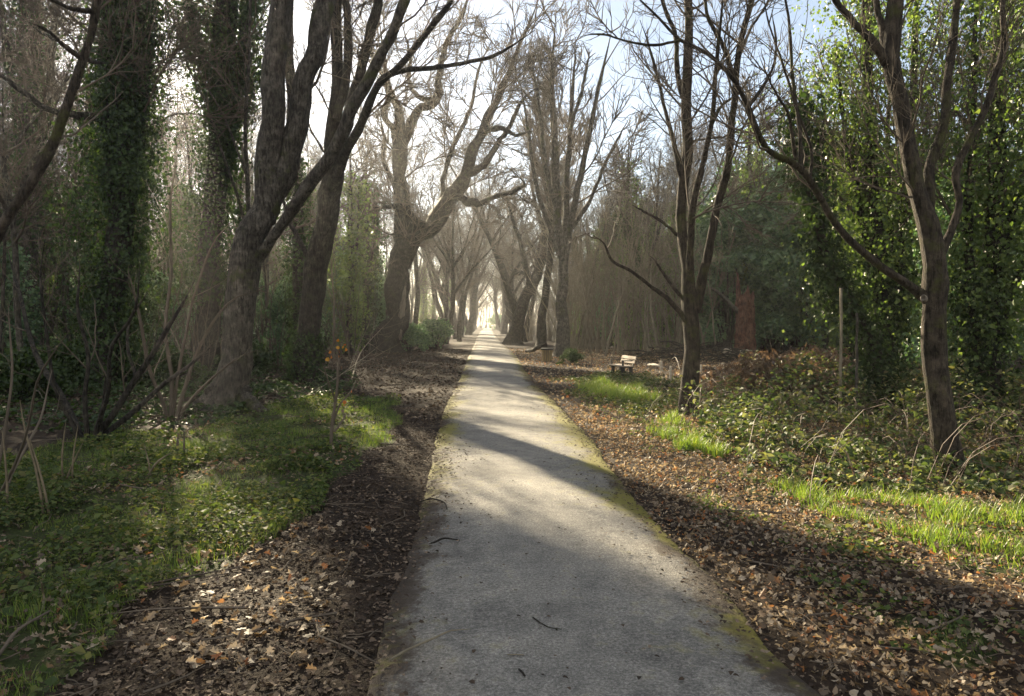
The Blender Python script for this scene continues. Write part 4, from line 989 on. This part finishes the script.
ingreen = lambda x, y: zone(x, y, Z_GREEN)
def litter_cond(x, y, amt=1.0, edge=.0):
    d = path_dist(x, y)
    return (d > -.02) & (rng.random(len(x)) < amt * np.where(ingreen(x, y), .25, 1) * np.clip(.35 + 1.3 * fbm(x * .9 + 70, y * .9, 3), .2, 1)) & (rng.random(len(x)) < np.clip(.3 + d / .25, 0, 1))
isleft = lambda x, y: x < .3 - .034 * y
def near_left(x, y): return litter_cond(x, y) & isleft(x, y)
def near_right(x, y): return litter_cond(x, y) & ~isleft(x, y)
JJ = dict(szj=(.35, 1.55), sx=(.55, 1.15))
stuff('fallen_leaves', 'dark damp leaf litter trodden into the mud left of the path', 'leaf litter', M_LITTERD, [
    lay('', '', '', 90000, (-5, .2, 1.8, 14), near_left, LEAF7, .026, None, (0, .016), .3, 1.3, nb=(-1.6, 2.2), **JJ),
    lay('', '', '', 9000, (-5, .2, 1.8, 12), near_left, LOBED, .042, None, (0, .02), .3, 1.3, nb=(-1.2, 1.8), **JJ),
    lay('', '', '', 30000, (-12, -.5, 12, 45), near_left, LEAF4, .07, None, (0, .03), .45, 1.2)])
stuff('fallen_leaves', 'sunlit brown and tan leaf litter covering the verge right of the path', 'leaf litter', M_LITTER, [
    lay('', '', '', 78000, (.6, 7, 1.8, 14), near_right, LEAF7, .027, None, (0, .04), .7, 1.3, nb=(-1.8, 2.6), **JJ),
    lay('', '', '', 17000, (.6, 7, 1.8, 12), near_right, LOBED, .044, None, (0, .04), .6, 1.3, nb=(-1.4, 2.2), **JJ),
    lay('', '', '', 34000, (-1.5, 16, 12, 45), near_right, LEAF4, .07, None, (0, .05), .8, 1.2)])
def sticks(n, box, cond, L0, r0):
    x, y = rand_pts(n, *box, pow_=1.3); k = cond(x, y); x, y = x[k], y[k]; m = len(x); a = rng.uniform(0, 6.28, m); L = L0 * rng.uniform(.3, 1.6, m)
    t = np.linspace(-.5, .5, 4); w = rng.normal(0, .05, (m, 4)) * L[:, None]
    X_ = x[:, None] + np.cos(a)[:, None] * L[:, None] * t - np.sin(a)[:, None] * w; Y_ = y[:, None] + np.sin(a)[:, None] * L[:, None] * t + np.cos(a)[:, None] * w
    P = np.stack([X_, Y_, gz(X_, Y_) + .012 + rng.uniform(0, .03, (m, 1)) + rng.uniform(-.02, .03, (m, 1)) * t], -1)
    return tubes(P, r0 * rng.uniform(.5, 1.6, (m, 1)) * np.linspace(1, .5, 4), 4, rng)
stuff('fallen_twigs', 'small broken twigs scattered through the leaf litter on both verges', 'twigs', M_TWIG, [
    sticks(2600, (-5, 6, 1.8, 14), lambda x, y: path_dist(x, y) > .03, .16, .003), sticks(500, (-8, 9, 3, 22), lambda x, y: path_dist(x, y) > .2, .5, .006)])
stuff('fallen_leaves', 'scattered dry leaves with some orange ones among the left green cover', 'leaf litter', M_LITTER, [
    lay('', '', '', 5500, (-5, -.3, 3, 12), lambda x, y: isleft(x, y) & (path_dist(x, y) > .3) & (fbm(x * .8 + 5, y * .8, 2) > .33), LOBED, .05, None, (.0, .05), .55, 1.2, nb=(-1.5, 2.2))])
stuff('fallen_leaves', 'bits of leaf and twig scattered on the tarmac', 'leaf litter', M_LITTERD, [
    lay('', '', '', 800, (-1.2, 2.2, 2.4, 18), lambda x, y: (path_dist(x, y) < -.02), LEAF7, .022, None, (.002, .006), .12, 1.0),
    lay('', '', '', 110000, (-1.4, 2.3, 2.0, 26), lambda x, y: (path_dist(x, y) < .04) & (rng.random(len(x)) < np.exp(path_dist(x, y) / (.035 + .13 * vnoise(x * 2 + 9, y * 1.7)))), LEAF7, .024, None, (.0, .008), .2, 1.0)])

def cover(n, box, cond, size, hmax, pow_=1.2, tilt=.5, cl=.33):
    """leafy plants: clustered leaves up to hmax"""
    def c2(x, y): return cond(x, y) & (path_dist(x, y) > .25)
    x, y = rand_pts(n, *box, pow_=pow_); k = c2(x, y); x, y = x[k], y[k]
    f = fbm(x * 1.6 + 11, y * 1.6 + 4, 3); k = rng.random(len(x)) < np.clip((f - cl) * 5 + .12, .04, 1); x, y, f = x[k], y[k], f[k]
    m = len(x); h = hmax * np.clip((f - .25) * 2.6, .15, 1.2)
    z = gz(x, y) + h * rng.random(m) ** .7
    nn = np.stack([rng.normal(0, tilt, m), rng.normal(0, tilt, m), np.ones(m)], 1)
    return scatter(LEAF4, np.stack([x, y, z], 1), nn, rng.uniform(0, 6.28, m), size * rng.uniform(.55, 1.4, m), sx=rng.uniform(.8, 1.25, m))
stuff('ground_cover', 'low leafy green weeds and nettles covering the left verge', 'ground cover', M_GREEN, [
    cover(120000, (-7, -.6, 1.6, 9), ingreen, .03, .12, cl=.4), cover(14000, (-7, -.6, 1.6, 9), ingreen, .055, .2, cl=.4), cover(60000, (-14, -1, 8, 16), ingreen, .055, .14, cl=.38)])
stuff('ground_cover', 'dark ivy carpet under the trees of the left wood', 'ground cover', M_IVY, [
    cover(60000, (-22, -3, 11, 30), lambda x, y: zone(x, y, Z_IVYL) | ((y > 14) & (x < -5 - .1 * y)), .09, .22)])
stuff('ground_cover', 'dark trailing ivy around the bench and slim forked tree', 'ground cover', M_BRAM, [
    cover(26000, (1, 5, 11, 30), lambda x, y: zone(x, y, Z_IVYG) & ~zone(x, y, Z_PATCH[0], .3) & ~zone(x, y, Z_PATCH[1], .3), .07, .16),
    cover(26000, (2, 9, 5, 16), lambda x, y: ~zone(x, y, Z_BRAMBLE) & ~isleft(x, y) & (path_dist(x, y) > .7), .05, .08, cl=.47)])
stuff('ground_cover', 'small bright weeds and moss tufts among the leaves of the right verge', 'ground cover', M_GREEN, [
    cover(60000, (1, 9, 3.5, 22), lambda x, y: ~zone(x, y, Z_BRAMBLE) & ~isleft(x, y) & (path_dist(x, y) > .5), .034, .06, cl=.41)])
inbram = lambda x, y: zone(x, y, Z_BRAMBLE)
def bramble_leaves(n):
    x, y = rand_pts(n, 1.5, 20, 5.5, 17, 1.1); k = inbram(x, y) & (path_dist(x, y) > 1.0); x, y = x[k], y[k]; m = len(x)
    f = fbm(x * .9 + 21, y * .9 + 14, 3); h = np.clip((f - .2) * 2.1, .12, .9) * np.clip((y - 6.3) / 4, .22, 1.1)
    u = rng.random(m); z = gz(x, y) + h * u ** .55
    k = rng.random(m) < np.clip((fbm(x * 4, y * 4, 2) - .28) * 4, .1, 1); x, y, z = x[k], y[k], z[k]; m = len(x)
    nn = np.stack([rng.normal(0, .55, m), rng.normal(0, .55, m) - .15, np.ones(m)], 1)
    return scatter(LEAF7, np.stack([x, y, z], 1), nn, rng.uniform(0, 6.28, m), .078 * rng.uniform(.45, 1.35, m))
stuff('bramble_undergrowth', 'waist high tangle of glossy bramble leaves beneath the forked tree', 'undergrowth', M_BRAM, [bramble_leaves(130000)])
# arching bramble canes
x, y = rand_pts(900, 1.8, 16, 6, 16); k = inbram(x, y); x, y = x[k], y[k]; m = len(x)
a = rng.uniform(0, 6.28, m); L = rng.uniform(.4, 1.2, m); t = np.linspace(0, 1, 7)
P = np.stack([x[:, None] + np.cos(a)[:, None] * L[:, None] * t, y[:, None] + np.sin(a)[:, None] * L[:, None] * t, gz(x, y)[:, None] + (L * rng.uniform(.35, .8, m))[:, None] * (4 * t * (1 - t)) ** .8], -1)
V, q = tubes(P, np.full((m, 7), .004), 4, rng); stuff('bramble_stems', 'arching reddish bramble canes among the leaves right of the verge', 'undergrowth', plain_mat('bramble_cane', (.06, .035, .024), (.12, .08, .05), 6), [(V, q)])
# bracken
def bracken(n):
    c = np.stack([gp(px, py)[:2] for px, py in [(760, 388), (775, 392), (790, 385), (805, 390), (822, 392), (838, 386), (750, 396), (770, 400), (795, 398), (812, 378)]])
    ch = rng.integers(len(c), size=n); q = c[ch] + rng.normal(0, .55, (n, 2)); d = np.hypot(*(q - c[ch]).T)
    z = gz(q[:, 0], q[:, 1]) + rng.random(n) ** .7 * np.clip(1.0 - d * .5, .1, 1)
    nn = rng.normal(0, 1, (n, 3)) + np.array([0, 0, .4])
    return scatter(LEAF4, np.stack([q[:, 0], q[:, 1], z], 1), nn, rng.uniform(0, 6.28, n), rng.uniform(.08, .22, n), sx=rng.uniform(.2, .5, n))
stuff('dead_bracken', 'heap of russet dead bracken fronds behind the brambles', 'bracken', M_BRACK, [bracken(9000)])
def blades(n, box, cond, h, w=.09, pow_=1.2):
    x, y = rand_pts(n, *box, pow_=pow_); k = cond(x, y) & (path_dist(x, y) > .12); x, y = x[k], y[k]
    f = fbm(x * 2.2 + 60, y * 2.2 + 8, 2); k = rng.random(len(x)) < np.clip((f - .28) * 4, .05, 1); x, y, f = x[k], y[k], f[k]; m = len(x)
    a = rng.uniform(0, 6.28, m); nn = np.stack([np.cos(a), np.sin(a), rng.uniform(.05, .5, m)], 1)
    hh = h * rng.uniform(.4, 1.25, m) * np.clip(f * 1.8, .5, 1.2)
    return scatter(BLADE, np.stack([x, y, gz(x, y) - .01], 1), nn, rng.normal(0, .25, m), hh, sx=np.full(m, w))
inpatch = lambda x, y: np.any([zone(x, y, p, .2) for p in Z_PATCH], axis=0)
stuff('grass', 'bright green grass strip along the brambles and tufts on the verges', 'grass', M_GRASS, [
    blades(150000, (2, 11, 4.5, 10.5), lambda x, y: zone(x, y, Z_GRASS, .25), .15, .055),
    *[blades(n_, (gp(*np.min(p_, 0))[0] - .6, max(gp(q_[0], q_[1])[0] for q_ in p_) + .6, gp(0, np.max(p_, 0)[1])[1] - .5, gp(0, np.min(p_, 0)[1])[1] + .5), (lambda P_: (lambda x, y: zone(x, y, P_, .3)))(p_), h_, .06, 1) for p_, n_, h_ in zip(Z_PATCH, (30000, 34000, 2500, 2500, 12000), (.2, .19, .07, .06, .12))]])
stuff('grass', 'short mossy grass in the green cover before the stout tree', 'grass', M_GRASS, [
    blades(110000, (-7, -.8, 3, 15.5), ingreen, .085, .06, 1.1)])

# ------------------------------------------------------------------ bench, bin, stump, stakes, logs, twigs
def boxmesh(name, boxes, mat, parent=None, bev=.006):
    bm = bmesh.new()
    for c, s, rot in boxes:
        g_ = bmesh.ops.create_cube(bm, size=1); vs = g_['verts']
        bmesh.ops.scale(bm, vec=s, verts=vs)
        if rot: bmesh.ops.rotate(bm, verts=vs, cent=(0, 0, 0), matrix=Matrix.Rotation(rot[0], 3, rot[1]))
        bmesh.ops.translate(bm, vec=c, verts=vs)
    bmesh.ops.bevel(bm, geom=bm.edges[:], offset=bev, segments=1, affect='EDGES')
    me = bpy.data.meshes.new(name); bm.to_mesh(me); bm.free()
    return link(name, me, mat, parent)
M_BENCH = plain_mat('weathered_bench_wood', (.16, .12, .085), (.32, .26, .19), 9, stretch=(1, 6, 6))
M_BDARK = plain_mat('dark_bench_frame', (.02, .018, .016), (.05, .045, .04), 12)
bp_ = gp(622, 378); bp_[2] = gz(bp_[0], bp_[1])
bench = thing('park_bench', bp_, 'small wooden bench facing the path, pale backrest and dark legs', 'bench', rz=math.radians(12)); bench.scale = (.9, .9, .92)
# local: y = long axis, x- = front (towards the path)
boxmesh('seat', [((-.2 + k * .1, 0, .37), (.085, 1.25, .035), None) for k in range(4)], M_BENCH, bench)
boxmesh('backrest', [((.2 + k * .035, 0, .5 + k * .12), (.03, 1.25, .1), (.28, 'Y')) for k in range(2)], M_BENCH, bench)
for sy in (-.48, .48):
    boxmesh('leg', [((-.14, sy, .17), (.09, .09, .37), None), ((.12, sy, .17), (.09, .09, .37), None), ((-.03, sy, .335), (.46, .07, .035), None), ((.215, sy, .5), (.035, .06, .36), (.28, 'Y'))], M_BDARK, bench)
    boxmesh('armrest', [((-.03, sy * 1.1, .54), (.36, .06, .035), None), ((-.17, sy * 1.1, .45), (.05, .05, .16), None)], M_BDARK, bench)

b0 = gp(547, 363); b0[2] = gz(b0[0], b0[1])
bin_ = thing('litter_bin', b0, 'squat wooden slatted litter bin with dark lid beside the path', 'litter bin', rz=.3)
M_BIN = plain_mat('bin_wood', (.16, .11, .05), (.34, .25, .12), 12, stretch=(4, 4, .6))
slats = []
for k in range(14):
    a = k / 14 * 2 * math.pi; slats.append(((.19 * math.cos(a), .19 * math.sin(a), .25), (.028, .065, .46), (a, 'Z')))
boxmesh('slatted_body', slats, M_BIN, bin_)
def lathe(name, prof, mat, parent, seg=20):
    V = []; q = []
    a = np.arange(seg) / seg * 2 * math.pi
    for rr0, z in prof: V.append(np.stack([rr0 * np.cos(a), rr0 * np.sin(a), np.full(seg, z)], 1))
    idx = np.arange(len(prof) * seg).reshape(len(prof), seg)
    q = np.stack([idx[:-1], np.roll(idx[:-1], -1, 1), np.roll(idx[1:], -1, 1), idx[1:]], -1).reshape(-1, 4)
    return link(name, mesh_from(name, np.concatenate(V), [q], smooth=False), mat, parent)
lathe('lid', [(.001, .5), (.24, .49), (.27, .5), (.27, .535), (.2, .56), (.001, .57)], M_BDARK, bin_)
lathe('liner', [(.001, .03), (.165, .03), (.17, .47), (.15, .47), (.14, .06), (.001, .06)], M_BDARK, bin_)
lathe('base', [(.001, -.05), (.21, -.05), (.21, .03), (.001, .03)], M_BDARK, bin_)
# fallen bough lying left of the bin
def bough(name, label, pts, rad, mat, seed, sp=None, cat='branch', group=None):
    r = np.random.default_rng(seed); pts = [np.array(q_, float) for q_ in pts]
    P, R = resample(pts, rad, 14, r, .3); base = P[0].copy(); base[2] = float(gz(base[0], base[1]))
    parts_ = [tubes((P - base)[None], R[None], 8, r, .08)]
    lp, lr = (P - base)[None], R[None]
    for s in (sp or []):
        g_ = grow_level(lp, lr, s, r)
        if g_ is None: break
        lp, lr = g_; parts_.append(tubes(lp, lr, 4, r))
    # end caps
    V, Fs = join(parts_)
    o = link(name, mesh_from(name, V, Fs + [np.array([[k for k in range(8)]][0:1]), np.array([[13 * 8 + k for k in range(8)]])], smooth=True), mat, None, base)
    return tag(o, label, cat, group)
def gpz(px, py, dz=0): q_ = gp(px, py); q_[2] = float(gz(q_[0], q_[1])) + dz; return q_
bough('fallen_bough', 'dark fallen bough lying on the verge left of the litter bin', [gpz(527, 352.5, .12), gpz(536, 354, .3), gpz(546, 354, .6)], [.12, .1, .07], M_BARKD, 5)

# broken stump
r = np.random.default_rng(8)
sp0 = gpz(745, 357)
stump = thing('broken_stump', sp0, 'tall broken reddish trunk with a jagged splintered top, before the evergreens', 'tree stump')
n_, sd = 22, 22; h_ = 3.05
aa = np.arange(sd) / sd * 2 * math.pi
zz = np.linspace(-.15, 1, n_)
V = []
jag = .18 * np.sin(aa * 3 + .5) + .22 * np.sin(aa * 5 + 2) + .1 * r.normal(0, 1, sd); jag[8:12] += .55
for i, t in enumerate(zz):
    rad = (.45 - .1 * max(t, 0) + .16 * math.exp(-max(t, 0) * 9)) * (1 + .12 * np.sin(3 * aa + 1 + t) + .13 * np.sin(7 * aa + t * 3) + .06 * r.normal(0, 1, sd))
    z_ = t * (h_ + jag * max(0, t - .55) / .45)
    V.append(np.stack([rad * np.cos(aa) - .04 * t, rad * np.sin(aa), z_], 1))
for f_ in (.75, .45, .05):
    V.append(np.stack([f_ * .36 * np.cos(aa) - .04, f_ * .36 * np.sin(aa), h_ * (.9 - (.75 - f_) * .5) + jag * f_], 1))
idx = np.arange(len(V) * sd).reshape(len(V), sd)
q = np.stack([idx[:-1], np.roll(idx[:-1], -1, 1), np.roll(idx[1:], -1, 1), idx[1:]], -1).reshape(-1, 4)
link('trunk', mesh_from('trunk', np.concatenate(V), [q], smooth=False), M_DEAD, stump)
P, R = resample([[-.2, 0, 2.2], [-.7, -.1, 2.45], [-1.1, -.1, 2.9], [-1.7, -.2, 3.3]], [.16, .13, .1, .05], 12, r, .3)
g1 = grow_level(P[None], R[None], dict(dens=2, t0=.3, ang=50, ratio=.4, n=5, wob=.2, up=.1), r)
V, Fs = join([tubes(P[None], R[None], 8, r, .1)] + ([tubes(*g1, 4, r)] if g1 else [])); link('branch', mesh_from('branch', V, Fs, smooth=True), M_BARK, stump)

for k, (px, yb, yt, wd, lean, lab) in enumerate([(661, 371, 361, 2.4, 0, 'short pale stake to the right of the bench, in front of the brush'), (670, 384, 367, 2.2, .03, 'tallest pale stake, just left of the slim forked tree trunk'),
        (701, 374, 365, 1.8, 0, 'thin pale stake just right of the slim forked tree trunk'), (723, 372, 362, 2.2, -.04, 'pale stake before the sawn log ends'), (736.5, 372, 361, 2, 0, 'pale stake in front of the broken stump'), (733.5, 377, 370, 1.8, .05, 'shortest pale stake above the dark log')]):
    b = gpz(px, yb); Yd = b[1]; hh = (yb - yt) / F * Yd; w = wd / F * Yd
    o = boxmesh('wooden_stake', [((0, 0, hh / 2 - .05), (w, w, hh + .1), None)], M_PALE, None, .008); o.location = b; o.rotation_euler = (lean, lean, .4)
    tag(o, lab, 'stake', 'pale stakes in the clearing')
bough('dark_log', 'short dark log on the ground between the slim forked tree and the bracken', [gpz(722, 386, .13), gpz(732, 385, .13), gpz(744, 382, .14)], [.14, .15, .13], M_BARKD, 61, cat='log')
bough('sawn_log', 'pale sawn log lying at the foot of the broken stump', [gpz(733, 361, .3), gpz(740, 361, .32), gpz(748, 360, .28)], [.12, .12, .1], M_PALE, 62, cat='log')
bough('sawn_log', 'pale cut log end sticking out of the brush pile left of the stump', [gpz(726, 361, .32), gpz(728, 359.5, .3), gpz(731, 358, .26)], [.15, .15, .13], M_PALE, 63, cat='log')
bough('fallen_branch', 'pale flat branch on the ground right of the bench', [gpz(648, 366.5, .06), gpz(655, 368, .1), gpz(663, 369, .05)], [.05, .06, .04], M_PALE, 64)
bough('fallen_branch', 'pale arched branch bent over near the slim forked tree', [gpz(672, 368, .0) + [0, 0, .32], gpz(675, 368) + [0, 0, .38], gpz(678, 369) + [0, 0, .25], gpz(680, 370)], [.016, .018, .018, .014], M_PALE, 65)
bough('fallen_branch', 'long pale fallen branch slanting across the floor behind the orange leaved sapling', [gpz(303, 400, .03), gpz(340, 380, .15), gpz(375, 362, .5)], [.02, .018, .008], M_TWIGL, 66, [dict(dens=1.2, t0=.3, ang=35, ratio=.3, n=4, wob=.1, up=.1)])
bough('fallen_branch', 'pale thin branch leaning up beside the gnarled oak', [gpz(352, 378, .02), gpz(362, 368, .6), gpz(385, 352, 1.5)], [.02, .018, .01], M_TWIGL, 67, [dict(dens=1.2, t0=.3, ang=35, ratio=.3, n=4, wob=.1, up=.1)])
bough('fallen_branch', 'slim brown branch lying in the green cover at the lower left corner', [gpz(-10, 668, .06), gpz(18, 645, .1), gpz(50, 620, .08)], [.009, .008, .005], M_TWIG, 68)
bough('fallen_branch', 'dry stick standing out of the nettles near the lower left', [gpz(44, 606, 0), gpz(43, 598) + [0, 0, .06], gpz(42, 606) + [0, 0, .17]], [.008, .007, .004], M_STALK, 69)
def pz(px, py, dz): q_ = gp(px, py); q_[2] = .048 + dz; return q_
tw1 = bough('twig', 'long pale twig lying on the tarmac near the left edge', [pz(389, 673, .01), pz(405, 664, .012), pz(425, 654, .012), pz(451, 643, .016)], [.005, .0055, .006, .004], M_TWIGL, 70, [dict(dens=3, t0=.5, ang=30, ratio=.12, n=3, wob=.1, up=0, lmax=.06)])
bough('twig', 'short dark curved twig on the middle of the tarmac', [pz(533, 628, .008), pz(541, 635, .014), pz(549, 639, .012), pz(562, 640, .008)], [.004, .004, .003, .002], M_BARKD, 71, [dict(dens=4, t0=.3, ang=35, ratio=.25, n=3, wob=.1, up=0, lmax=.05)])
bough('twig', 'small dark twig near the bottom of the tarmac', [pz(519, 681, .006), pz(521, 684, .01), pz(525, 688, .006)], [.004, .005, .004], M_BARKD, 72)
bough('twig', 'dark twig with a curled leaf on the left part of the tarmac', [pz(431, 551, .008), pz(440, 549, .02), pz(447, 547, .015), pz(460, 548, .008)], [.006, .009, .006, .003], M_BARKD, 73)
bough('twig', 'thin twig at the left mud edge of the tarmac', [pz(421, 508, .01), pz(432, 506, .015), pz(444, 509, .01), pz(447, 516, .008)], [.006, .007, .006, .004], M_BARKD, 74)
bough('twig', 'thin straight pale twig on the tarmac right of the long twig', [pz(507, 666, .005), pz(515, 666, .006), pz(524, 666, .005)], [.0025, .003, .0025], M_TWIGL, 75)

for px, yb, yt, lab in [(841, 366, 288, 'straight thin dead pole standing in the brambles left of the leaning ivy trunk'), (857, 368, 313, 'shorter darker dead pole standing in the brambles close to the leaning ivy trunk')]:
    Yd = 12.3; b = at(px, yb, Yd); b[2] = gz(b[0], b[1])
    bough('dead_pole', lab, [b - [0, 0, .1], (b + at(px + .5, yt, Yd)) / 2, at(px, yt, Yd)], [.026, .023, .02], M_TWIGL if px < 850 else M_BARK, px, cat='pole')

# brush pile behind the stakes
r = np.random.default_rng(99)
bp0 = gpz(695, 362)
brush = thing('brush_pile', bp0, 'dark tangled heap of cut branches behind the pale stakes', 'brush pile')
st = []
for k in range(170):
    c = np.array([r.uniform(-2.2, 2.6), r.normal(0, .5), 0]); c[2] = r.uniform(0, .75) * (1 - .5 * abs(c[0]) / 2.6); a = r.normal(0, .8); d = np.array([math.cos(a), math.sin(a), r.normal(0, .25)])
    L = r.uniform(.5, 1.6)
    st.append(resample([c - d * L / 2, c + r.normal(0, .08, 3), c + d * L / 2], [.025, .02, .008], 8, r, .5))
V, q = tubes(np.stack([s[0] for s in st]), np.stack([s[1] for s in st]) * r.uniform(.4, 1.3, (170, 1)), 5, r); link('branch_heap', mesh_from('branch_heap', V, [q], smooth=True), M_BARKD, brush)

# ------------------------------------------------------------------ haze, light, camera
def haze(x0, x1, y0, y1, z0, z1, dens):
    bm = bmesh.new(); bmesh.ops.create_cube(bm, size=1)
    bmesh.ops.scale(bm, vec=(x1 - x0, y1 - y0, z1 - z0), verts=bm.verts); bmesh.ops.translate(bm, vec=((x0 + x1) / 2, (y0 + y1) / 2, (z0 + z1) / 2), verts=bm.verts)
    me = bpy.data.meshes.new('haze'); bm.to_mesh(me); bm.free()
    m, nt, N, L, out = new_mat('damp_air')
    v = N('ShaderNodeVolumePrincipled'); v.inputs['Density'].default_value = dens; v.inputs['Color'].default_value = (.93, .93, .93, 1); v.inputs['Anisotropy'].default_value = .68
    L(v.outputs[0], out.inputs['Volume'])
    return tag(link('haze', me, m), 'thin sunlit haze hanging in the wood', 'haze', kind='stuff')
haze(-200, 200, -80, 440, -3, 24, .0007)

w = bpy.data.worlds.new('World'); bpy.context.scene.world = w; w.use_nodes = True
nt = w.node_tree; bg = nt.nodes['Background']
sk = nt.nodes.new('ShaderNodeTexSky'); sk.sky_type = 'NISHITA'; sk.sun_disc = False
sk.sun_elevation = SUN_EL; sk.sun_rotation = SUN_AZ; sk.dust_density = .3; sk.air_density = 1.0; sk.ozone_density = 1.0
hs = nt.nodes.new('ShaderNodeHueSaturation'); hs.inputs['Saturation'].default_value = .78
nt.links.new(sk.outputs[0], hs.inputs['Color']); # bright cloud added overhead and behind the camera, out of view, as fill light
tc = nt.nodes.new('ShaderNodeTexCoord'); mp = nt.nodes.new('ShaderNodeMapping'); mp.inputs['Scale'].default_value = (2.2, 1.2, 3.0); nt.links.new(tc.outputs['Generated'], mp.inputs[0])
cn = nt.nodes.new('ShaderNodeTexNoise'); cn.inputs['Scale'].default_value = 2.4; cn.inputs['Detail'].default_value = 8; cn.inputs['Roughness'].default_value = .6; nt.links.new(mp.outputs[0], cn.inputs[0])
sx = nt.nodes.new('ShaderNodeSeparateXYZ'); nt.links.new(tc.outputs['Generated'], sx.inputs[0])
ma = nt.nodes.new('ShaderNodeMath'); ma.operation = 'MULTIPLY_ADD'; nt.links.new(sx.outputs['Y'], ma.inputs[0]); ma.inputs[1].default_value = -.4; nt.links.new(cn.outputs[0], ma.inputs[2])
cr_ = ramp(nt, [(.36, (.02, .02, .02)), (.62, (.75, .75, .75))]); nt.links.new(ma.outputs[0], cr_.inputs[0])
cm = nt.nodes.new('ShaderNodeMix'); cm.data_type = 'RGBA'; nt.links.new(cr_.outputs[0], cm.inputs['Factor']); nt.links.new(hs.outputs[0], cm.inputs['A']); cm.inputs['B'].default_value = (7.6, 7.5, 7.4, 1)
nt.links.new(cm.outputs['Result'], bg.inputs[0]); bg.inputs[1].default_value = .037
sun = bpy.data.lights.new('sun', 'SUN'); sun.energy = 5.0; sun.angle = math.radians(.5); sun.color = (1, .84, .58)
so = bpy.data.objects.new('sun', sun); C.objects.link(so); so.rotation_euler = Vector(SUNV).to_track_quat('Z', 'Y').to_euler(); so.location = (-20, 40, 30)

cam = bpy.data.cameras.new('camera'); cam.sensor_width = 36; cam.lens = 36 * F / W; cam.clip_end = 2000; cam.clip_start = .05
co = bpy.data.objects.new('camera', cam); C.objects.link(co); co.location = (0, 0, CAMH); co.rotation_euler = (math.pi / 2 - PITCH, 0, 0)
sc = bpy.context.scene; sc.camera = co
sc.view_settings.view_transform = 'Standard'; sc.view_settings.look = 'None'; sc.view_settings.gamma = 1; sc.view_settings.exposure = 2.32
sc.render.engine = 'CYCLES'
cy = sc.cycles
cy.max_bounces = 5; cy.diffuse_bounces = 3; cy.glossy_bounces = 2; cy.transmission_bounces = 3; cy.volume_bounces = 1; cy.transparent_max_bounces = 8
cy.use_denoising = True
